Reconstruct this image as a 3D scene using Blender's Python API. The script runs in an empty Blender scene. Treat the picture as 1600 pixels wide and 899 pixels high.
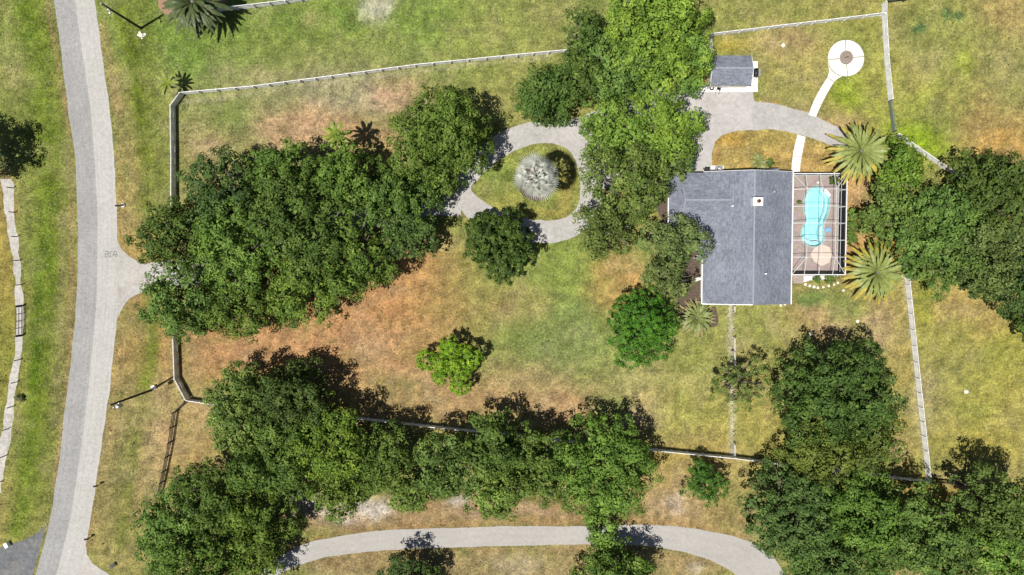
import bpy, bmesh, math, random
import numpy as np
from mathutils import Vector, Matrix

random.seed(7)
rng = np.random.default_rng(7)
SC = bpy.context.scene
COL = SC.collection

# ------------------------------------------------------------------ camera
CAM_H = 110.0
FPX = 1100.0                       # focal length in photo pixels (1600 wide)
TILT = math.atan(45.0 / FPX)
cam_d = bpy.data.cameras.new('camera')
cam_d.sensor_width = 36.0
cam_d.lens = 36.0 * FPX / 1600.0
cam_d.clip_end = 6000.0
cam = bpy.data.objects.new('camera', cam_d)
COL.objects.link(cam)
cam.location = (0, 0, CAM_H)
cam.rotation_euler = (-TILT, 0, 0)
SC.camera = cam

# ------------------------------------------------------------------ sky and sun
SHX, SHY = 0.33, 0.20              # metres of shadow per metre of height
SUN_DIR = Vector((-SHX, -SHY, 1.0)).normalized()   # towards the sun
world = bpy.data.worlds.new('World')
SC.world = world
world.use_nodes = True
wn = world.node_tree
bg = wn.nodes['Background']
sky = wn.nodes.new('ShaderNodeTexSky')
sky.sky_type = 'NISHITA'
sky.sun_disc = False
sky.sun_elevation = math.asin(SUN_DIR.z)
sky.sun_rotation = math.atan2(SUN_DIR.x, SUN_DIR.y)
wn.links.new(sky.outputs['Color'], bg.inputs['Color'])
bg.inputs['Strength'].default_value = 0.052
sun_d = bpy.data.lights.new('sun', 'SUN')
sun_d.energy = 5.0
sun_d.angle = math.radians(0.5)
sun_d.color = (1.0, 0.955, 0.89)
sun = bpy.data.objects.new('sun', sun_d)
COL.objects.link(sun)
sun.rotation_euler = SUN_DIR.to_track_quat('Z', 'Y').to_euler()
sun.location = (-30, -20, 90)
SC.view_settings.view_transform = 'Standard'
SC.view_settings.look = 'None'
SC.view_settings.exposure = 0.22
SC.view_settings.gamma = 1.0
SC.cycles.diffuse_bounces = 2
SC.cycles.transparent_max_bounces = 12

# ------------------------------------------------------------------ helpers
CT, ST = math.cos(TILT), math.sin(TILT)

def P(px, py, z=0.0):
    """point of the place seen at photo pixel (px, py) at height z"""
    xc = (px - 800.0) / FPX
    yc = -(py - 449.5) / FPX
    dx, dy, dz = xc, yc * CT - ST, -yc * ST - CT
    t = (z - CAM_H) / dz
    return Vector((dx * t, dy * t, z))

def PX(p):
    """metres per photo pixel at height z"""
    return (CAM_H - p) / FPX

def lin(c):
    c = c / 255.0
    return c / 12.92 if c <= 0.04045 else ((c + 0.055) / 1.055) ** 2.4

ALB = 1.0 / 1.50
def rgb(r, g, b, k=1.0):
    return tuple(min(0.9, lin(v) * ALB * k) for v in (r, g, b))

def tag(o, label=None, cat=None, group=None, kind=None):
    if label: o['label'] = label
    if cat: o['category'] = cat
    if group: o['group'] = group
    if kind: o['kind'] = kind
    return o

def link(name, data, mat=None, parent=None, loc=(0, 0, 0), rot=None, scale=None):
    o = bpy.data.objects.new(name, data)
    COL.objects.link(o)
    o.location = loc
    if rot is not None: o.rotation_euler = rot
    if scale is not None: o.scale = scale
    if parent: o.parent = parent
    if mat and data is not None and not data.materials: data.materials.append(mat)
    return o

def empty(name, loc, rz=0.0):
    o = bpy.data.objects.new(name, None)
    COL.objects.link(o)
    o.empty_display_size = 0.3
    o.location = loc
    o.rotation_euler = (0, 0, rz)
    return o

def mesh(name, verts, faces, smooth=False):
    m = bpy.data.meshes.new(name)
    m.from_pydata([tuple(v) for v in verts], [], faces)
    m.update()
    if smooth:
        m.polygons.foreach_set('use_smooth', [True] * len(m.polygons))
    return m

class MB:
    """collects shapes into one mesh"""
    def __init__(s): s.v, s.f = [], []
    def add(s, vs, fs):
        n = len(s.v); s.v += [tuple(v) for v in vs]; s.f += [tuple(i + n for i in f) for f in fs]; return s
    def box(s, c, size, rz=0.0, m=None):
        x, y, z = size[0] / 2, size[1] / 2, size[2] / 2
        vs = [Vector((a * x, b * y, d * z)) for d in (-1, 1) for b in (-1, 1) for a in (-1, 1)]
        M = m if m is not None else Matrix.Rotation(rz, 3, 'Z')
        vs = [M @ v + Vector(c) for v in vs]
        return s.add(vs, [(0, 2, 3, 1), (4, 5, 7, 6), (0, 1, 5, 4), (2, 6, 7, 3), (0, 4, 6, 2), (1, 3, 7, 5)])
    def beam(s, a, b, w, h):
        a, b = Vector(a), Vector(b)
        d = b - a; L = d.length; d.normalize()
        up = Vector((0, 0, 1)) if abs(d.z) < 0.95 else Vector((1, 0, 0))
        y = up.cross(d).normalized(); z = d.cross(y)
        M = Matrix((d, y, z)).transposed()
        return s.box((a + b) / 2, (L, w, h), m=M)
    def tube(s, pts, rads, n=8, caps=True):
        pts = [Vector(p) for p in pts]
        base = len(s.v); rings = []
        for i, p in enumerate(pts):
            d = (pts[min(i + 1, len(pts) - 1)] - pts[max(i - 1, 0)]).normalized()
            up = Vector((0, 0, 1)) if abs(d.z) < 0.9 else Vector((1, 0, 0))
            a = up.cross(d).normalized(); b = d.cross(a)
            r = rads[i] if hasattr(rads, '__len__') else rads
            rings.append([p + a * (math.cos(2 * math.pi * k / n) * r) + b * (math.sin(2 * math.pi * k / n) * r) for k in range(n)])
        vs = [v for r in rings for v in r]; fs = []
        for i in range(len(pts) - 1):
            for k in range(n):
                k2 = (k + 1) % n
                fs.append((i * n + k, i * n + k2, (i + 1) * n + k2, (i + 1) * n + k))
        if caps:
            fs.append(tuple(reversed(range(n)))); fs.append(tuple((len(pts) - 1) * n + k for k in range(n)))
        return s.add(vs, fs)
    def prism(s, outline, z0, z1):
        n = len(outline)
        vs = [(p[0], p[1], z0) for p in outline] + [(p[0], p[1], z1) for p in outline]
        fs = [tuple(range(n, 2 * n)), tuple(reversed(range(n)))]
        fs += [(i, (i + 1) % n, n + (i + 1) % n, n + i) for i in range(n)]
        return s.add(vs, fs)
    def build(s, name, mat, parent=None, smooth=False, origin=None):
        off = Vector(origin) if origin is not None else Vector((0, 0, 0))
        m = mesh(name, [Vector(v) - off for v in s.v], s.f, smooth)
        return link(name, m, mat, parent)

def ccw(poly):
    a = sum(poly[i][0] * poly[(i + 1) % len(poly)][1] - poly[(i + 1) % len(poly)][0] * poly[i][1] for i in range(len(poly)))
    return poly if a > 0 else poly[::-1]

def catmull(pts, n=8, closed=False):
    pts = [Vector(p) for p in pts]; out = []
    N = len(pts)
    segs = N if closed else N - 1
    for i in range(segs):
        p1, p2 = pts[i % N], pts[(i + 1) % N]
        p0 = pts[(i - 1) % N] if closed or i > 0 else p1 * 2 - p2
        p3 = pts[(i + 2) % N] if closed or i + 2 < N else p2 * 2 - p1
        for k in range(n):
            t = k / n
            out.append(0.5 * ((2 * p1) + (p2 - p0) * t + (2 * p0 - 5 * p1 + 4 * p2 - p3) * t * t + (3 * p1 - p0 - 3 * p2 + p3) * t ** 3))
    if not closed: out.append(pts[-1])
    return out

def resample(pts, n):
    pts = [Vector(p) for p in pts]
    L = [0.0]
    for a, b in zip(pts, pts[1:]): L.append(L[-1] + (b - a).length)
    out = []; j = 0
    for i in range(n):
        d = L[-1] * i / (n - 1)
        while j < len(L) - 2 and L[j + 1] < d: j += 1
        t = (d - L[j]) / max(1e-9, L[j + 1] - L[j])
        out.append(pts[j].lerp(pts[j + 1], min(1.0, t)))
    return out

def jitter(pts, amp, closed=False):
    N = len(pts)
    r = rng.normal(0, 1, N)
    r = (r + np.roll(r, 1) + np.roll(r, -1)) / 1.7
    out = []
    for i, p in enumerate(pts):
        a, b = pts[(i - 1) % N], pts[(i + 1) % N]
        d = (b - a); nrm = Vector((-d.y, d.x, 0))
        if nrm.length > 1e-6: nrm.normalize()
        k = 0 if (not closed and i in (0, N - 1)) else amp * r[i]
        out.append(p + nrm * k)
    return out

PAVED = []          # world outlines with no grass on them
def sheet_strip(name, left_px, right_px, z, mat, jit=0.09, kind='structure', n=None, parent=None, jl=True, jr=True):
    Lp = catmull([P(*p, z) for p in left_px]); Rp = catmull([P(*p, z) for p in right_px])
    ln = sum((b - a).length for a, b in zip(Lp, Lp[1:]))
    n = n or max(8, int(ln / 0.8))
    Lp, Rp = resample(Lp, n), resample(Rp, n)
    if jl: Lp = jitter(Lp, jit)
    if jr: Rp = jitter(Rp, jit)
    vs = Lp + Rp
    fs = [(i, n + i, n + i + 1, i + 1) for i in range(n - 1)]
    m = mesh(name, vs, fs)
    if m.polygons[0].normal.z < 0: m.flip_normals()
    uv = m.uv_layers.new(name='UVMap')     # u across, v along in metres
    acc = [0.0]
    for a, b in zip(Lp, Lp[1:]): acc.append(acc[-1] + (b - a).length)
    for li, loop in enumerate(m.loops):
        vi = loop.vertex_index
        uv.data[li].uv = ((0.0 if vi < n else 1.0), acc[vi % n])
    o = link(name, m, mat, parent)
    if kind: o['kind'] = kind
    PAVED.append([(p.x, p.y) for p in Lp] + [(p.x, p.y) for p in reversed(Rp)])
    return o

def sheet_poly(name, px, z, mat, jit=0.05, kind='structure', smooth_n=4, parent=None, paved=True):
    pts = [P(*p, z) for p in px]
    if smooth_n: pts = catmull(pts, smooth_n, True)
    dense = []
    for a, b in zip(pts, pts[1:] + pts[:1]):
        k = max(1, int((b - a).length / 0.8))
        dense += [a.lerp(b, i / k) for i in range(k)]
    if jit: dense = jitter(dense, jit, True)
    m = mesh(name, dense, [tuple(range(len(dense)))])
    if m.polygons[0].normal.z < 0: m.flip_normals()
    o = link(name, m, mat, parent)
    if kind: o['kind'] = kind
    if paved: PAVED.append([(p.x, p.y) for p in dense])
    return o

# ------------------------------------------------------------------ materials
def new_mat(name):
    m = bpy.data.materials.new(name); m.use_nodes = True
    nt = m.node_tree
    return m, nt, nt.nodes['Principled BSDF'], nt.links

def N(nt, typ, **kw):
    n = nt.nodes.new(typ)
    for k, v in kw.items():
        if k in n.inputs: n.inputs[k].default_value = v
        else: setattr(n, k, v)
    return n

def plain(name, c, rough=0.6, metal=0.0, var=0.12, scale=6.0, bump=0.0, spec=0.3):
    m, nt, b, L = new_mat(name)
    tc = N(nt, 'ShaderNodeTexCoord')
    nz = N(nt, 'ShaderNodeTexNoise', Scale=scale, Detail=5.0)
    L.new(tc.outputs['Object'], nz.inputs['Vector'])
    mp = N(nt, 'ShaderNodeMapRange')
    mp.inputs['From Min'].default_value = 0.3; mp.inputs['From Max'].default_value = 0.7
    mp.inputs['To Min'].default_value = 1 - var; mp.inputs['To Max'].default_value = 1 + var
    L.new(nz.outputs['Fac'], mp.inputs['Value'])
    mx = N(nt, 'ShaderNodeVectorMath', operation='SCALE')
    mx.inputs[0].default_value = c
    L.new(mp.outputs['Result'], mx.inputs['Scale'])
    L.new(mx.outputs['Vector'], b.inputs['Base Color'])
    b.inputs['Roughness'].default_value = rough
    b.inputs['Metallic'].default_value = metal
    b.inputs['Specular IOR Level'].default_value = spec
    if bump:
        bp = N(nt, 'ShaderNodeBump', Strength=bump, Distance=0.05)
        L.new(nz.outputs['Fac'], bp.inputs['Height']); L.new(bp.outputs['Normal'], b.inputs['Normal'])
    return m

def paving(name, c, var=0.10, stain=0.18, fine=0.10, crack=0.0, stretch=None, tint=None, patch=0.05):
    """asphalt / concrete: broad stains, fine grain, optional cracks and wheel streaks (uv u across)"""
    m, nt, b, L = new_mat(name)
    geo = N(nt, 'ShaderNodeNewGeometry')
    pos = geo.outputs['Position']
    big = N(nt, 'ShaderNodeTexNoise', Scale=patch * 4, Detail=6.0, Roughness=0.65); L.new(pos, big.inputs['Vector'])
    med = N(nt, 'ShaderNodeTexNoise', Scale=1.6, Detail=4.0); L.new(pos, med.inputs['Vector'])
    fin = N(nt, 'ShaderNodeTexNoise', Scale=3.6, Detail=3.0); L.new(pos, fin.inputs['Vector'])
    def rng_(src, lo, hi, a=0.3, z=0.7):
        n = N(nt, 'ShaderNodeMapRange')
        n.inputs['From Min'].default_value = a; n.inputs['From Max'].default_value = z
        n.inputs['To Min'].default_value = lo; n.inputs['To Max'].default_value = hi
        L.new(src, n.inputs['Value']); return n.outputs['Result']
    f = rng_(big.outputs['Fac'], 1 - stain, 1 + stain * 0.7)
    for src, v in ((med.outputs['Fac'], var), (fin.outputs['Fac'], fine)):
        k = N(nt, 'ShaderNodeMath', operation='MULTIPLY'); L.new(f, k.inputs[0]); L.new(rng_(src, 1 - v, 1 + v), k.inputs[1]); f = k.outputs[0]
    if stretch:
        uvn = N(nt, 'ShaderNodeUVMap')
        mp = N(nt, 'ShaderNodeMapping'); mp.inputs['Scale'].default_value = (stretch[0], stretch[1], 1)
        L.new(uvn.outputs['UV'], mp.inputs['Vector'])
        st = N(nt, 'ShaderNodeTexNoise', Scale=1.0, Detail=4.0); L.new(mp.outputs['Vector'], st.inputs['Vector'])
        k = N(nt, 'ShaderNodeMath', operation='MULTIPLY'); L.new(f, k.inputs[0]); L.new(rng_(st.outputs['Fac'], 1 - stretch[2], 1 + stretch[2]), k.inputs[1]); f = k.outputs[0]
    if crack:
        vo = N(nt, 'ShaderNodeTexVoronoi', feature='DISTANCE_TO_EDGE', Scale=0.22)
        wob = N(nt, 'ShaderNodeTexNoise', Scale=0.8, Detail=4.0); L.new(pos, wob.inputs['Vector'])
        ad = N(nt, 'ShaderNodeMixRGB', blend_type='ADD'); ad.inputs['Fac'].default_value = 1.6
        L.new(pos, ad.inputs['Color1']); L.new(wob.outputs['Color'], ad.inputs['Color2'])
        L.new(ad.outputs['Color'], vo.inputs['Vector'])
        ck = rng_(vo.outputs['Distance'], 1 - crack, 1.0, 0.0, 0.02)
        k = N(nt, 'ShaderNodeMath', operation='MULTIPLY'); L.new(f, k.inputs[0]); L.new(ck, k.inputs[1]); f = k.outputs[0]
    sc = N(nt, 'ShaderNodeVectorMath', operation='SCALE'); sc.inputs[0].default_value = c; L.new(f, sc.inputs['Scale'])
    out = sc.outputs['Vector']
    if tint:
        mx = N(nt, 'ShaderNodeMixRGB'); mx.inputs['Color2'].default_value = (*tint, 1)
        t2 = N(nt, 'ShaderNodeTexNoise', Scale=0.35, Detail=6.0, Roughness=0.7); L.new(pos, t2.inputs['Vector'])
        L.new(rng_(t2.outputs['Fac'], 0.0, 0.65, 0.52, 0.72), mx.inputs['Fac'])
        L.new(out, mx.inputs['Color1']); out = mx.outputs['Color']
    L.new(out, b.inputs['Base Color'])
    b.inputs['Roughness'].default_value = 0.9
    b.inputs['Specular IOR Level'].default_value = 0.15
    bp = N(nt, 'ShaderNodeBump', Strength=0.25, Distance=0.02)
    L.new(fin.outputs['Fac'], bp.inputs['Height']); L.new(bp.outputs['Normal'], b.inputs['Normal'])
    return m

M = {}
M['lane_dark'] = paving('lane_dark', rgb(173, 172, 170), 0.08, 0.14, 0.14, crack=0.06, stretch=(9, 0.05, 0.07))
M['lane_light'] = paving('lane_light', rgb(199, 197, 191), 0.07, 0.08, 0.10, stretch=(9, 0.05, 0.06))
M['concrete_apron'] = paving('concrete_apron', rgb(198, 194, 188), 0.08, 0.14, 0.08, tint=rgb(170, 155, 140))
M['drive'] = paving('drive', rgb(197, 194, 189), 0.09, 0.14, 0.10, crack=0.10, tint=rgb(175, 172, 170))
M['court'] = paving('court', rgb(203, 199, 195), 0.08, 0.13, 0.08, tint=rgb(180, 176, 172))
M['side_road'] = paving('side_road', rgb(126, 128, 130), 0.16, 0.30, 0.14, tint=rgb(168, 162, 148))
M['trail'] = paving('trail', rgb(191, 187, 181), 0.05, 0.07, 0.06, stretch=(5, 0.08, 0.04))
M['white_slab'] = paving('white_slab', (0.66, 0.645, 0.62), 0.06, 0.10, 0.05)
M['pad'] = paving('pad', (0.74, 0.72, 0.69), 0.05, 0.10, 0.05, tint=rgb(190, 180, 165))
M['fence_white'] = plain('fence_white', (0.78, 0.78, 0.78), 0.7, var=0.20, scale=3.0)
M['fence_dark'] = plain('fence_dark', (0.03, 0.03, 0.03), 0.7, var=0.3, scale=3.0)
M['black'] = plain('black', (0.02, 0.02, 0.022), 0.5, var=0.2)
M['pole'] = plain('pole', (0.035, 0.033, 0.035), 0.8, var=0.3, scale=2.0)
M['white'] = plain('white', (0.8, 0.8, 0.79), 0.5, var=0.04)
M['wall'] = plain('wall', (0.70, 0.67, 0.60), 0.8, var=0.06)
M['bark'] = plain('bark', (0.17, 0.145, 0.115), 0.9, var=0.35, scale=4.0, bump=0.5)
M['bark_pale'] = plain('bark_pale', (0.34, 0.30, 0.25), 0.9, var=0.3, scale=4.0, bump=0.5)
M['metal'] = plain('metal', (0.42, 0.43, 0.44), 0.4, 0.6, var=0.1)
M['glass'] = plain('glass', (0.03, 0.04, 0.05), 0.08, 0.0, var=0.1, spec=0.6)
M['rubber'] = plain('rubber', (0.018, 0.018, 0.02), 0.8, var=0.2)
M['stone'] = plain('stone', (0.72, 0.68, 0.58), 0.85, var=0.12, scale=8.0)
M['gravel'] = plain('gravel', (0.25, 0.205, 0.17), 0.95, var=0.5, scale=9.0, bump=0.8)
M['mulch'] = plain('mulch', (0.095, 0.07, 0.055), 0.95, var=0.5, scale=5.0, bump=0.8)
M['mulch_red'] = plain('mulch_red', (0.30, 0.13, 0.07), 0.95, var=0.5, scale=6.0, bump=0.8)
M['car_paint'] = plain('car_paint', (0.16, 0.30, 0.42), 0.25, 0.3, var=0.03, spec=0.5)
M['red_lens'] = plain('red_lens', (0.35, 0.02, 0.02), 0.3, var=0.05)
M['gate_green'] = plain('gate_green', (0.16, 0.20, 0.18), 0.5, 0.3, var=0.15)
M['blue_plastic'] = plain('blue_plastic', (0.22, 0.42, 0.62), 0.4, var=0.06)
M['rug'] = plain('rug', (0.60, 0.50, 0.42), 0.9, var=0.08, scale=3.0)
M['terracotta'] = plain('terracotta', (0.35, 0.16, 0.09), 0.8, var=0.1)

def shingle_mat(axis_along):
    """asphalt shingles; courses step along the slope, grain in uneven tabs"""
    m, nt, b, L = new_mat('shingle')
    tc = N(nt, 'ShaderNodeTexCoord')
    mp = N(nt, 'ShaderNodeMapping')
    mp.inputs['Scale'].default_value = (1.0, 3.0, 1.0) if axis_along == 'x' else (3.0, 1.0, 1.0)
    L.new(tc.outputs['Object'], mp.inputs['Vector'])
    n1 = N(nt, 'ShaderNodeTexNoise', Scale=1.25, Detail=4.0, Roughness=0.7); L.new(mp.outputs['Vector'], n1.inputs['Vector'])
    n2 = N(nt, 'ShaderNodeTexNoise', Scale=0.35, Detail=3.0); L.new(tc.outputs['Object'], n2.inputs['Vector'])
    n3 = N(nt, 'ShaderNodeTexNoise', Scale=3.6, Detail=2.0); L.new(tc.outputs['Object'], n3.inputs['Vector'])
    r = N(nt, 'ShaderNodeValToRGB')
    r.color_ramp.elements[0].position = 0.30; r.color_ramp.elements[0].color = (*rgb(88, 94, 107), 1)
    r.color_ramp.elements[1].position = 0.72; r.color_ramp.elements[1].color = (*rgb(176, 182, 195), 1)
    mx = N(nt, 'ShaderNodeMixRGB'); mx.inputs['Fac'].default_value = 0.35
    L.new(n1.outputs['Fac'], mx.inputs['Color1']); L.new(n3.outputs['Fac'], mx.inputs['Color2'])
    m2 = N(nt, 'ShaderNodeMixRGB'); m2.inputs['Fac'].default_value = 0.25
    L.new(mx.outputs['Color'], m2.inputs['Color1']); L.new(n2.outputs['Fac'], m2.inputs['Color2'])
    L.new(m2.outputs['Color'], r.inputs['Fac'])
    L.new(r.outputs['Color'], b.inputs['Base Color'])
    b.inputs['Roughness'].default_value = 0.95; b.inputs['Specular IOR Level'].default_value = 0.1
    bp = N(nt, 'ShaderNodeBump', Strength=0.4, Distance=0.03)
    L.new(mx.outputs['Color'], bp.inputs['Height']); L.new(bp.outputs['Normal'], b.inputs['Normal'])
    return m
M['shingle_x'] = shingle_mat('x')
M['shingle_y'] = shingle_mat('y')
M['ridge'] = plain('ridge', rgb(164, 169, 180), 0.9, var=0.15, scale=4.0)

def paver_mat():
    m, nt, b, L = new_mat('deck_pavers')
    tc = N(nt, 'ShaderNodeTexCoord')
    br = N(nt, 'ShaderNodeTexBrick', Scale=3.2)
    br.inputs['Color1'].default_value = (*rgb(212, 190, 178), 1); br.inputs['Color2'].default_value = (*rgb(184, 162, 152), 1)
    br.inputs['Mortar'].default_value = (*rgb(140, 122, 116), 1); br.inputs['Mortar Size'].default_value = 0.03
    L.new(tc.outputs['Object'], br.inputs['Vector'])
    nz = N(nt, 'ShaderNodeTexNoise', Scale=1.2, Detail=6.0, Roughness=0.7); L.new(tc.outputs['Object'], nz.inputs['Vector'])
    mx = N(nt, 'ShaderNodeMixRGB', blend_type='OVERLAY'); mx.inputs['Fac'].default_value = 0.6
    L.new(br.outputs['Color'], mx.inputs['Color1']); L.new(nz.outputs['Color'], mx.inputs['Color2'])
    hs = N(nt, 'ShaderNodeHueSaturation', Saturation=0.75); L.new(mx.outputs['Color'], hs.inputs['Color'])
    L.new(hs.outputs['Color'], b.inputs['Base Color'])
    b.inputs['Roughness'].default_value = 0.85
    return m
M['pavers'] = paver_mat()

def see_through(name, c, clear, gloss=0.0, tint=(1, 1, 1)):
    m, nt, b, L = new_mat(name)
    nt.nodes.remove(b)
    out = nt.nodes['Material Output']
    tr = N(nt, 'ShaderNodeBsdfTransparent'); tr.inputs['Color'].default_value = (*tint, 1)
    if gloss:
        df = N(nt, 'ShaderNodeBsdfGlossy', Roughness=0.05)
        nz = N(nt, 'ShaderNodeTexNoise', Scale=1.6, Detail=3.0)
        geo = N(nt, 'ShaderNodeNewGeometry'); L.new(geo.outputs['Position'], nz.inputs['Vector'])
        bp = N(nt, 'ShaderNodeBump', Strength=0.25, Distance=0.08); L.new(nz.outputs['Fac'], bp.inputs['Height'])
        L.new(bp.outputs['Normal'], df.inputs['Normal'])
    else:
        df = N(nt, 'ShaderNodeBsdfDiffuse'); df.inputs['Color'].default_value = (*c, 1)
    mx = N(nt, 'ShaderNodeMixShader'); mx.inputs['Fac'].default_value = clear
    L.new(df.outputs[0], mx.inputs[1]); L.new(tr.outputs[0], mx.inputs[2])
    L.new(mx.outputs[0], out.inputs['Surface'])
    return m
M['screen'] = see_through('screen', (0.05, 0.05, 0.05), 0.95)
M['screen_side'] = see_through('screen_side', (0.03, 0.033, 0.04), 0.05)
M['water'] = see_through('water', (0, 0, 0), 0.96, gloss=1.0, tint=(0.74, 0.94, 0.955))
M['pool_plaster'] = plain('pool_plaster', (0.56, 0.84, 0.86), 0.6, var=0.12, scale=1.2)
M['pool_step'] = plain('pool_step', (0.68, 0.90, 0.92), 0.6, var=0.05, scale=2.0)

def leaf_mat(name, trans=0.13):
    m, nt, b, L = new_mat(name)
    out = nt.nodes['Material Output']
    oi = N(nt, 'ShaderNodeObjectInfo')
    at = N(nt, 'ShaderNodeAttribute'); at.attribute_name = 'tint'
    mp = N(nt, 'ShaderNodeMapRange'); mp.inputs['To Min'].default_value = 0.45; mp.inputs['To Max'].default_value = 1.75
    L.new(at.outputs['Fac'], mp.inputs['Value'])
    sc = N(nt, 'ShaderNodeVectorMath', operation='SCALE'); L.new(oi.outputs['Color'], sc.inputs[0]); L.new(mp.outputs['Result'], sc.inputs['Scale'])
    hs = N(nt, 'ShaderNodeHueSaturation')
    hm = N(nt, 'ShaderNodeMapRange'); hm.inputs['To Min'].default_value = 0.515; hm.inputs['To Max'].default_value = 0.475
    L.new(at.outputs['Fac'], hm.inputs['Value']); L.new(hm.outputs['Result'], hs.inputs['Hue'])
    L.new(sc.outputs['Vector'], hs.inputs['Color'])
    L.new(hs.outputs['Color'], b.inputs['Base Color'])
    b.inputs['Roughness'].default_value = 0.6; b.inputs['Specular IOR Level'].default_value = 0.16
    tl = N(nt, 'ShaderNodeBsdfTranslucent')
    t2 = N(nt, 'ShaderNodeVectorMath', operation='MULTIPLY'); t2.inputs[1].default_value = (1.3, 1.2, 0.5)
    L.new(hs.outputs['Color'], t2.inputs[0]); L.new(t2.outputs['Vector'], tl.inputs['Color'])
    mx = N(nt, 'ShaderNodeMixShader'); mx.inputs['Fac'].default_value = trans
    L.new(b.outputs[0], mx.inputs[1]); L.new(tl.outputs[0], mx.inputs[2]); L.new(mx.outputs[0], out.inputs['Surface'])
    return m
M['leaf'] = leaf_mat('leaf')
M['frond'] = plain('frond', (0.18, 0.21, 0.065), 0.5, var=0.3, scale=2.0)
M['frond_silver'] = plain('frond_silver', (0.60, 0.62, 0.55), 0.6, var=0.25, scale=2.0)
M['frond_sage'] = plain('frond_sage', (0.215, 0.25, 0.07), 0.5, var=0.25, scale=2.0)
M['frond_yellow'] = plain('frond_yellow', (0.35, 0.295, 0.05), 0.6, var=0.3, scale=2.0)
M['frond_dark'] = plain('frond_dark', (0.075, 0.10, 0.035), 0.5, var=0.35, scale=2.0)
M['frond_straw'] = plain('frond_straw', (0.30, 0.25, 0.12), 0.7, var=0.3, scale=2.0)
M['frond_lime'] = plain('frond_lime', (0.20, 0.25, 0.03), 0.5, var=0.3, scale=2.0)

# ------------------------------------------------------------------ value noise for the lawn
_rt = np.random.default_rng(3).random((256, 256))
def vnoise(x, y, s, off=0):
    x = x * s + 37.7 * off; y = y * s + 11.3 * off
    xi = np.floor(x).astype(int); yi = np.floor(y).astype(int)
    fx = x - xi; fy = y - yi
    fx = fx * fx * (3 - 2 * fx); fy = fy * fy * (3 - 2 * fy)
    g = lambda a, b: _rt[a & 255, b & 255]
    return (g(xi, yi) * (1 - fx) + g(xi + 1, yi) * fx) * (1 - fy) + (g(xi, yi + 1) * (1 - fx) + g(xi + 1, yi + 1) * fx) * fy
def fbm(x, y, s, off=0, o=4):
    v = 0; a = 0.5; t = 0
    for k in range(o):
        v = v + a * vnoise(x, y, s * 2 ** k, off + k); t += a; a *= 0.55
    return v / t

def inside(poly, x, y):
    poly = np.asarray(poly, float)
    c = np.zeros(x.shape, bool)
    bx = (x >= poly[:, 0].min()) & (x <= poly[:, 0].max()) & (y >= poly[:, 1].min()) & (y <= poly[:, 1].max())
    xs, ys = x[bx], y[bx]; cc = np.zeros(xs.shape, bool)
    j = len(poly) - 1
    for i in range(len(poly)):
        xi, yi = poly[i]; xj, yj = poly[j]
        k = ((yi > ys) != (yj > ys)) & (xs < (xj - xi) * (ys - yi) / (yj - yi + 1e-12) + xi)
        cc ^= k; j = i
    c[bx] = cc
    return c

# ------------------------------------------------------------------ pool and house outlines needed by the ground
POOL_PX = [(x / 4.49 + 1220, y / 4.49 + 250) for x, y in
           [(200, 212), (240, 190), (280, 197), (318, 225), (341, 265), (340, 315), (330, 372), (312, 418), (301, 452), (300, 500),
            (304, 545), (288, 588), (250, 605), (208, 602), (166, 580), (148, 540), (150, 492), (166, 455), (179, 430),
            (176, 400), (166, 360), (166, 310), (175, 262), (188, 230)]]
DECK_Z = 0.10
POOL = catmull([P(x, y, DECK_Z) for x, y in POOL_PX], 4, True)
pool_c = sum(POOL, Vector((0, 0, 0))) / len(POOL)

# ------------------------------------------------------------------ ground
def px_of(x, y):
    yy = y * CT + CAM_H * ST; zz = CAM_H * CT - y * ST
    return 800 + FPX * x / zz, 449.5 - FPX * yy / zz

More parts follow.
